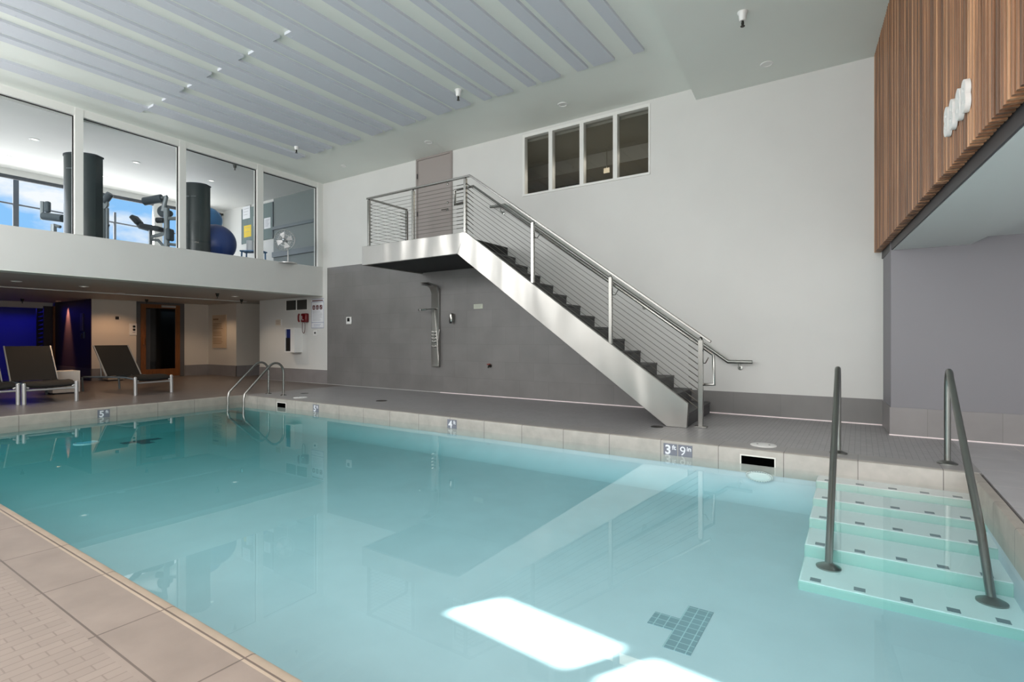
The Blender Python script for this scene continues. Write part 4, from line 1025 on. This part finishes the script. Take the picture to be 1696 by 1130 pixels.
# pedestal fan
Df = 12.0; c = G(471, 398, Df); nf = -cf
fn = thing('pedestal_fan', 'chrome pedestal fan with wire cage behind the rightmost pane', 'fan', (c.x, c.y, GF))
mb = MB(); Rf = .235
for off in (-.05, .05):
    mb.tube([c + nf * off * .2 + (ce * math.cos(a) + Vector((0, 0, 1)) * math.sin(a)) * Rf for a in [2 * math.pi * k / 28 for k in range(29)]], .006, 6)
    mb.tube([c + nf * off * .8 + (ce * math.cos(a) + Vector((0, 0, 1)) * math.sin(a)) * Rf * .55 for a in [2 * math.pi * k / 20 for k in range(21)]], .003, 5)
    for k in range(24):
        a = 2 * math.pi * k / 24; d_ = ce * math.cos(a) + Vector((0, 0, 1)) * math.sin(a)
        mb.tube([c + nf * off * 1.3 + d_ * .04, c + nf * off + d_ * .13, c + nf * off * .2 + d_ * Rf], .0025, 4)
mb.obj('cage', M['silver'], fn)
mb = MB()
for k in range(4):
    a = 2 * math.pi * k / 4; d1_ = ce * math.cos(a) + Vector((0, 0, 1)) * math.sin(a); d2_ = ce * math.cos(a + .7) + Vector((0, 0, 1)) * math.sin(a + .7)
    mb.quad(c + d1_ * .03, c + d1_ * .19 + nf * .012, c + d2_ * .19 - nf * .012, c + d2_ * .03)
mb.obj('blades', M['silver'], fn)
MB().lathe([(.04, -.06), (.045, .02), (.02, .07)], c, tuple(nf), 16).obj('hub', M['gymsteel'], fn)
MB().tube([c - nf * .05 - Vector((0, 0, .05)), (c.x - nf.x * .05 + ce.x * .06, c.y - nf.y * .05 + ce.y * .06, c.z - .22), (c.x - nf.x * .05 + ce.x * .06, c.y - nf.y * .05 + ce.y * .06, GF + .03)], .016, 8).obj('pole', M['silver'], fn)
MB().lathe([(.2, 0), (.2, .015), (.03, .035)], (c.x - nf.x * .05 + ce.x * .06, c.y - nf.y * .05 + ce.y * .06, GF), seg=24).obj('base', M['silver'], fn)
# outside railing beyond the gym windows
ro = thing('balcony_railing', 'dark steel railing outside the gym windows against the sky', 'railing', (-16.6, 4.5, 2.8))
XRl = -16.6
for u, v0 in ((26, 295), (190, 352)):
    p = atx(u, v0, XRl); MB().box(XRl - .03, XRl + .03, p.y - (.05 if u < 100 else .025), p.y + (.05 if u < 100 else .025), 2.7, p.z).obj('post', M['rail_out'], ro)
a, b = atx(0, 329.5, XRl), atx(290, 387, XRl)
MB().tube([(XRl, a.y - 2, a.z), (XRl, b.y, b.z)], .02, 8).obj('rail', M['rail_out'], ro)
struct(MB().box(-17.5, XO - .2, -1.7, 8.4, 2.55, 2.75).obj('floor_balcony', M['gymfloor'], smooth=False))

# ================================================================ light
def area(name, loc, rot, sx_, sy_, p, col=(1, 1, 1), spread=None):
    l = bpy.data.lights.new(name, 'AREA'); l.shape = 'RECTANGLE'; l.size = sx_; l.size_y = sy_; l.energy = p; l.color = col
    if spread: l.spread = R(spread)
    o = bpy.data.objects.new(name, l); C.objects.link(o); o.location = loc; o.rotation_euler = rot; return o
def spot(name, loc, rot, p, ang, col, blend=.6, rad=.03):
    l = bpy.data.lights.new(name, 'SPOT'); l.energy = p; l.spot_size = R(ang); l.spot_blend = blend; l.color = col; l.shadow_soft_size = rad
    o = bpy.data.objects.new(name, l); C.objects.link(o); o.location = loc; o.rotation_euler = rot; return o
su = bpy.data.lights.new('sun', 'SUN'); su.energy = 40; su.angle = R(.9); su.color = (1, .97, .92)
so = bpy.data.objects.new('sun', su); C.objects.link(so); so.rotation_euler = sdir.to_track_quat('-Z', 'Y').to_euler()
area('added fill behind viewer', (-5.6, -1.4, 2.95), (R(87), 0, 0), 9.4, 3.3, 262, (1, 1, .99))  # broad fill added in front of the solid wall
area('added fill left', (-9.9, -1.4, 3.9), (R(84), 0, R(0)), 2.0, 1.5, 165, (1, 1, 1))  # extra fill added to lift the left end of the hall
area('low added fill behind viewer', (.6, -1.42, 1.15), (R(96), 0, 0), 6, 1.7, 185, (1, .99, .98))  # low fill added for the right deck and the water
area('added fill right', (3.9, 3.0, 1.2), (R(90), 0, R(90)), 6, 1.8, 40, (1, .97, .99))  # unseen fill added to light the right recess
area('gym daylight', (-15.4, 3.2, 3.85), (R(90), 0, R(-90)), 9, 1.6, 105, (.97, .985, 1))
area('warm light above near deck', (-3.4, -.6, 4.6), (0, 0, 0), 5, 1.2, 45, (1, .86, .74))
WARM = (1, .66, .40)
spot('lounge downlight a', atz(139, 474.5, LZC) - Vector((0, 0, .03)), (0, 0, 0), 52, 120, WARM)
spot('lounge downlight b', atz(389, 491, LZC) - Vector((0, 0, .03)), (0, 0, 0), 34, 130, (1, .80, .62))
spot('lounge downlight c', (-15.9, 5.75, LZC - .03), (0, R(14), 0), 36, 120, (1, .58, .32))
spot('lounge downlight d', (-15.6, 7.6, LZC - .03), (0, 0, 0), 26, 125, (1, .72, .48))
area('added blue louvre fill', (-20.7, 4.9, 2.0), (0, R(-30), 0), .3, .3, 2.2, (.05, .05, 1))  # small blue fill added to lift the louvre slats
area('added corridor fill', (-4, 9.2, 4.45), (0, 0, 0), 2, .5, 30, (1, .93, .8))  # fill added to brighten the corridor interior
area('high added fill right', (-.5, -1.4, 4.35), (R(58), 0, 0), 2.2, .8, 26, (1, .99, .97), 95)  # overhead fill added for the pool steps and right deck
spot('wall grazer', (-18.55, 5.30, LZC - .02), (R(7), 0, 0), 480, 44, (1, .50, .28), .9)
area('blue cove', (-21.75, 3.6, 2.1), (0, R(-12), 0), .3, 4.5, 11, (.03, .03, 1), 110)
# world: bright sky with clouds
w = bpy.data.worlds.new('sky'); SC.world = w; w.use_nodes = True; nt = w.node_tree; bg = nt.nodes['Background']
tc = nt.nodes.new('ShaderNodeTexCoord'); nz = nt.nodes.new('ShaderNodeTexNoise'); nz.inputs['Scale'].default_value = 6.5; nz.inputs['Detail'].default_value = 6; nz.inputs['Roughness'].default_value = .55
mp = nt.nodes.new('ShaderNodeMapping'); mp.inputs['Scale'].default_value = (1, 1, 2.2); nt.links.new(tc.outputs['Generated'], mp.inputs['Vector']); nt.links.new(mp.outputs['Vector'], nz.inputs['Vector'])
cr = nt.nodes.new('ShaderNodeValToRGB'); cr.color_ramp.elements[0].position = .50; cr.color_ramp.elements[0].color = L((140, 196, 248)); cr.color_ramp.elements[1].position = .68; cr.color_ramp.elements[1].color = L((244, 247, 250))
nt.links.new(nz.outputs['Fac'], cr.inputs['Fac']); nt.links.new(cr.outputs['Color'], bg.inputs['Color']); bg.inputs['Strength'].default_value = 1.1

# ================================================================ camera
cam = bpy.data.cameras.new('camera'); co = bpy.data.objects.new('camera', cam); C.objects.link(co)
cam.sensor_width = 36; cam.sensor_fit = 'HORIZONTAL'; cam.lens = F / 1696 * 36; cam.shift_y = (CY - 565.) / 1696; cam.clip_start = .02; cam.clip_end = 200
co.location = (0, 0, H); co.rotation_euler = (R(90), 0, math.atan2(-XF, YF)); SC.camera = co
SC.view_settings.view_transform = 'Standard'; SC.view_settings.look = 'None'; SC.view_settings.exposure = 0
SC.cycles.max_bounces = 10; SC.cycles.diffuse_bounces = 5; SC.cycles.glossy_bounces = 5; SC.cycles.transparent_max_bounces = 16; SC.cycles.volume_bounces = 0
SC.cycles.caustics_reflective = False; SC.cycles.caustics_refractive = False; SC.cycles.sample_clamp_indirect = 4
SC.cycles.use_denoising = True
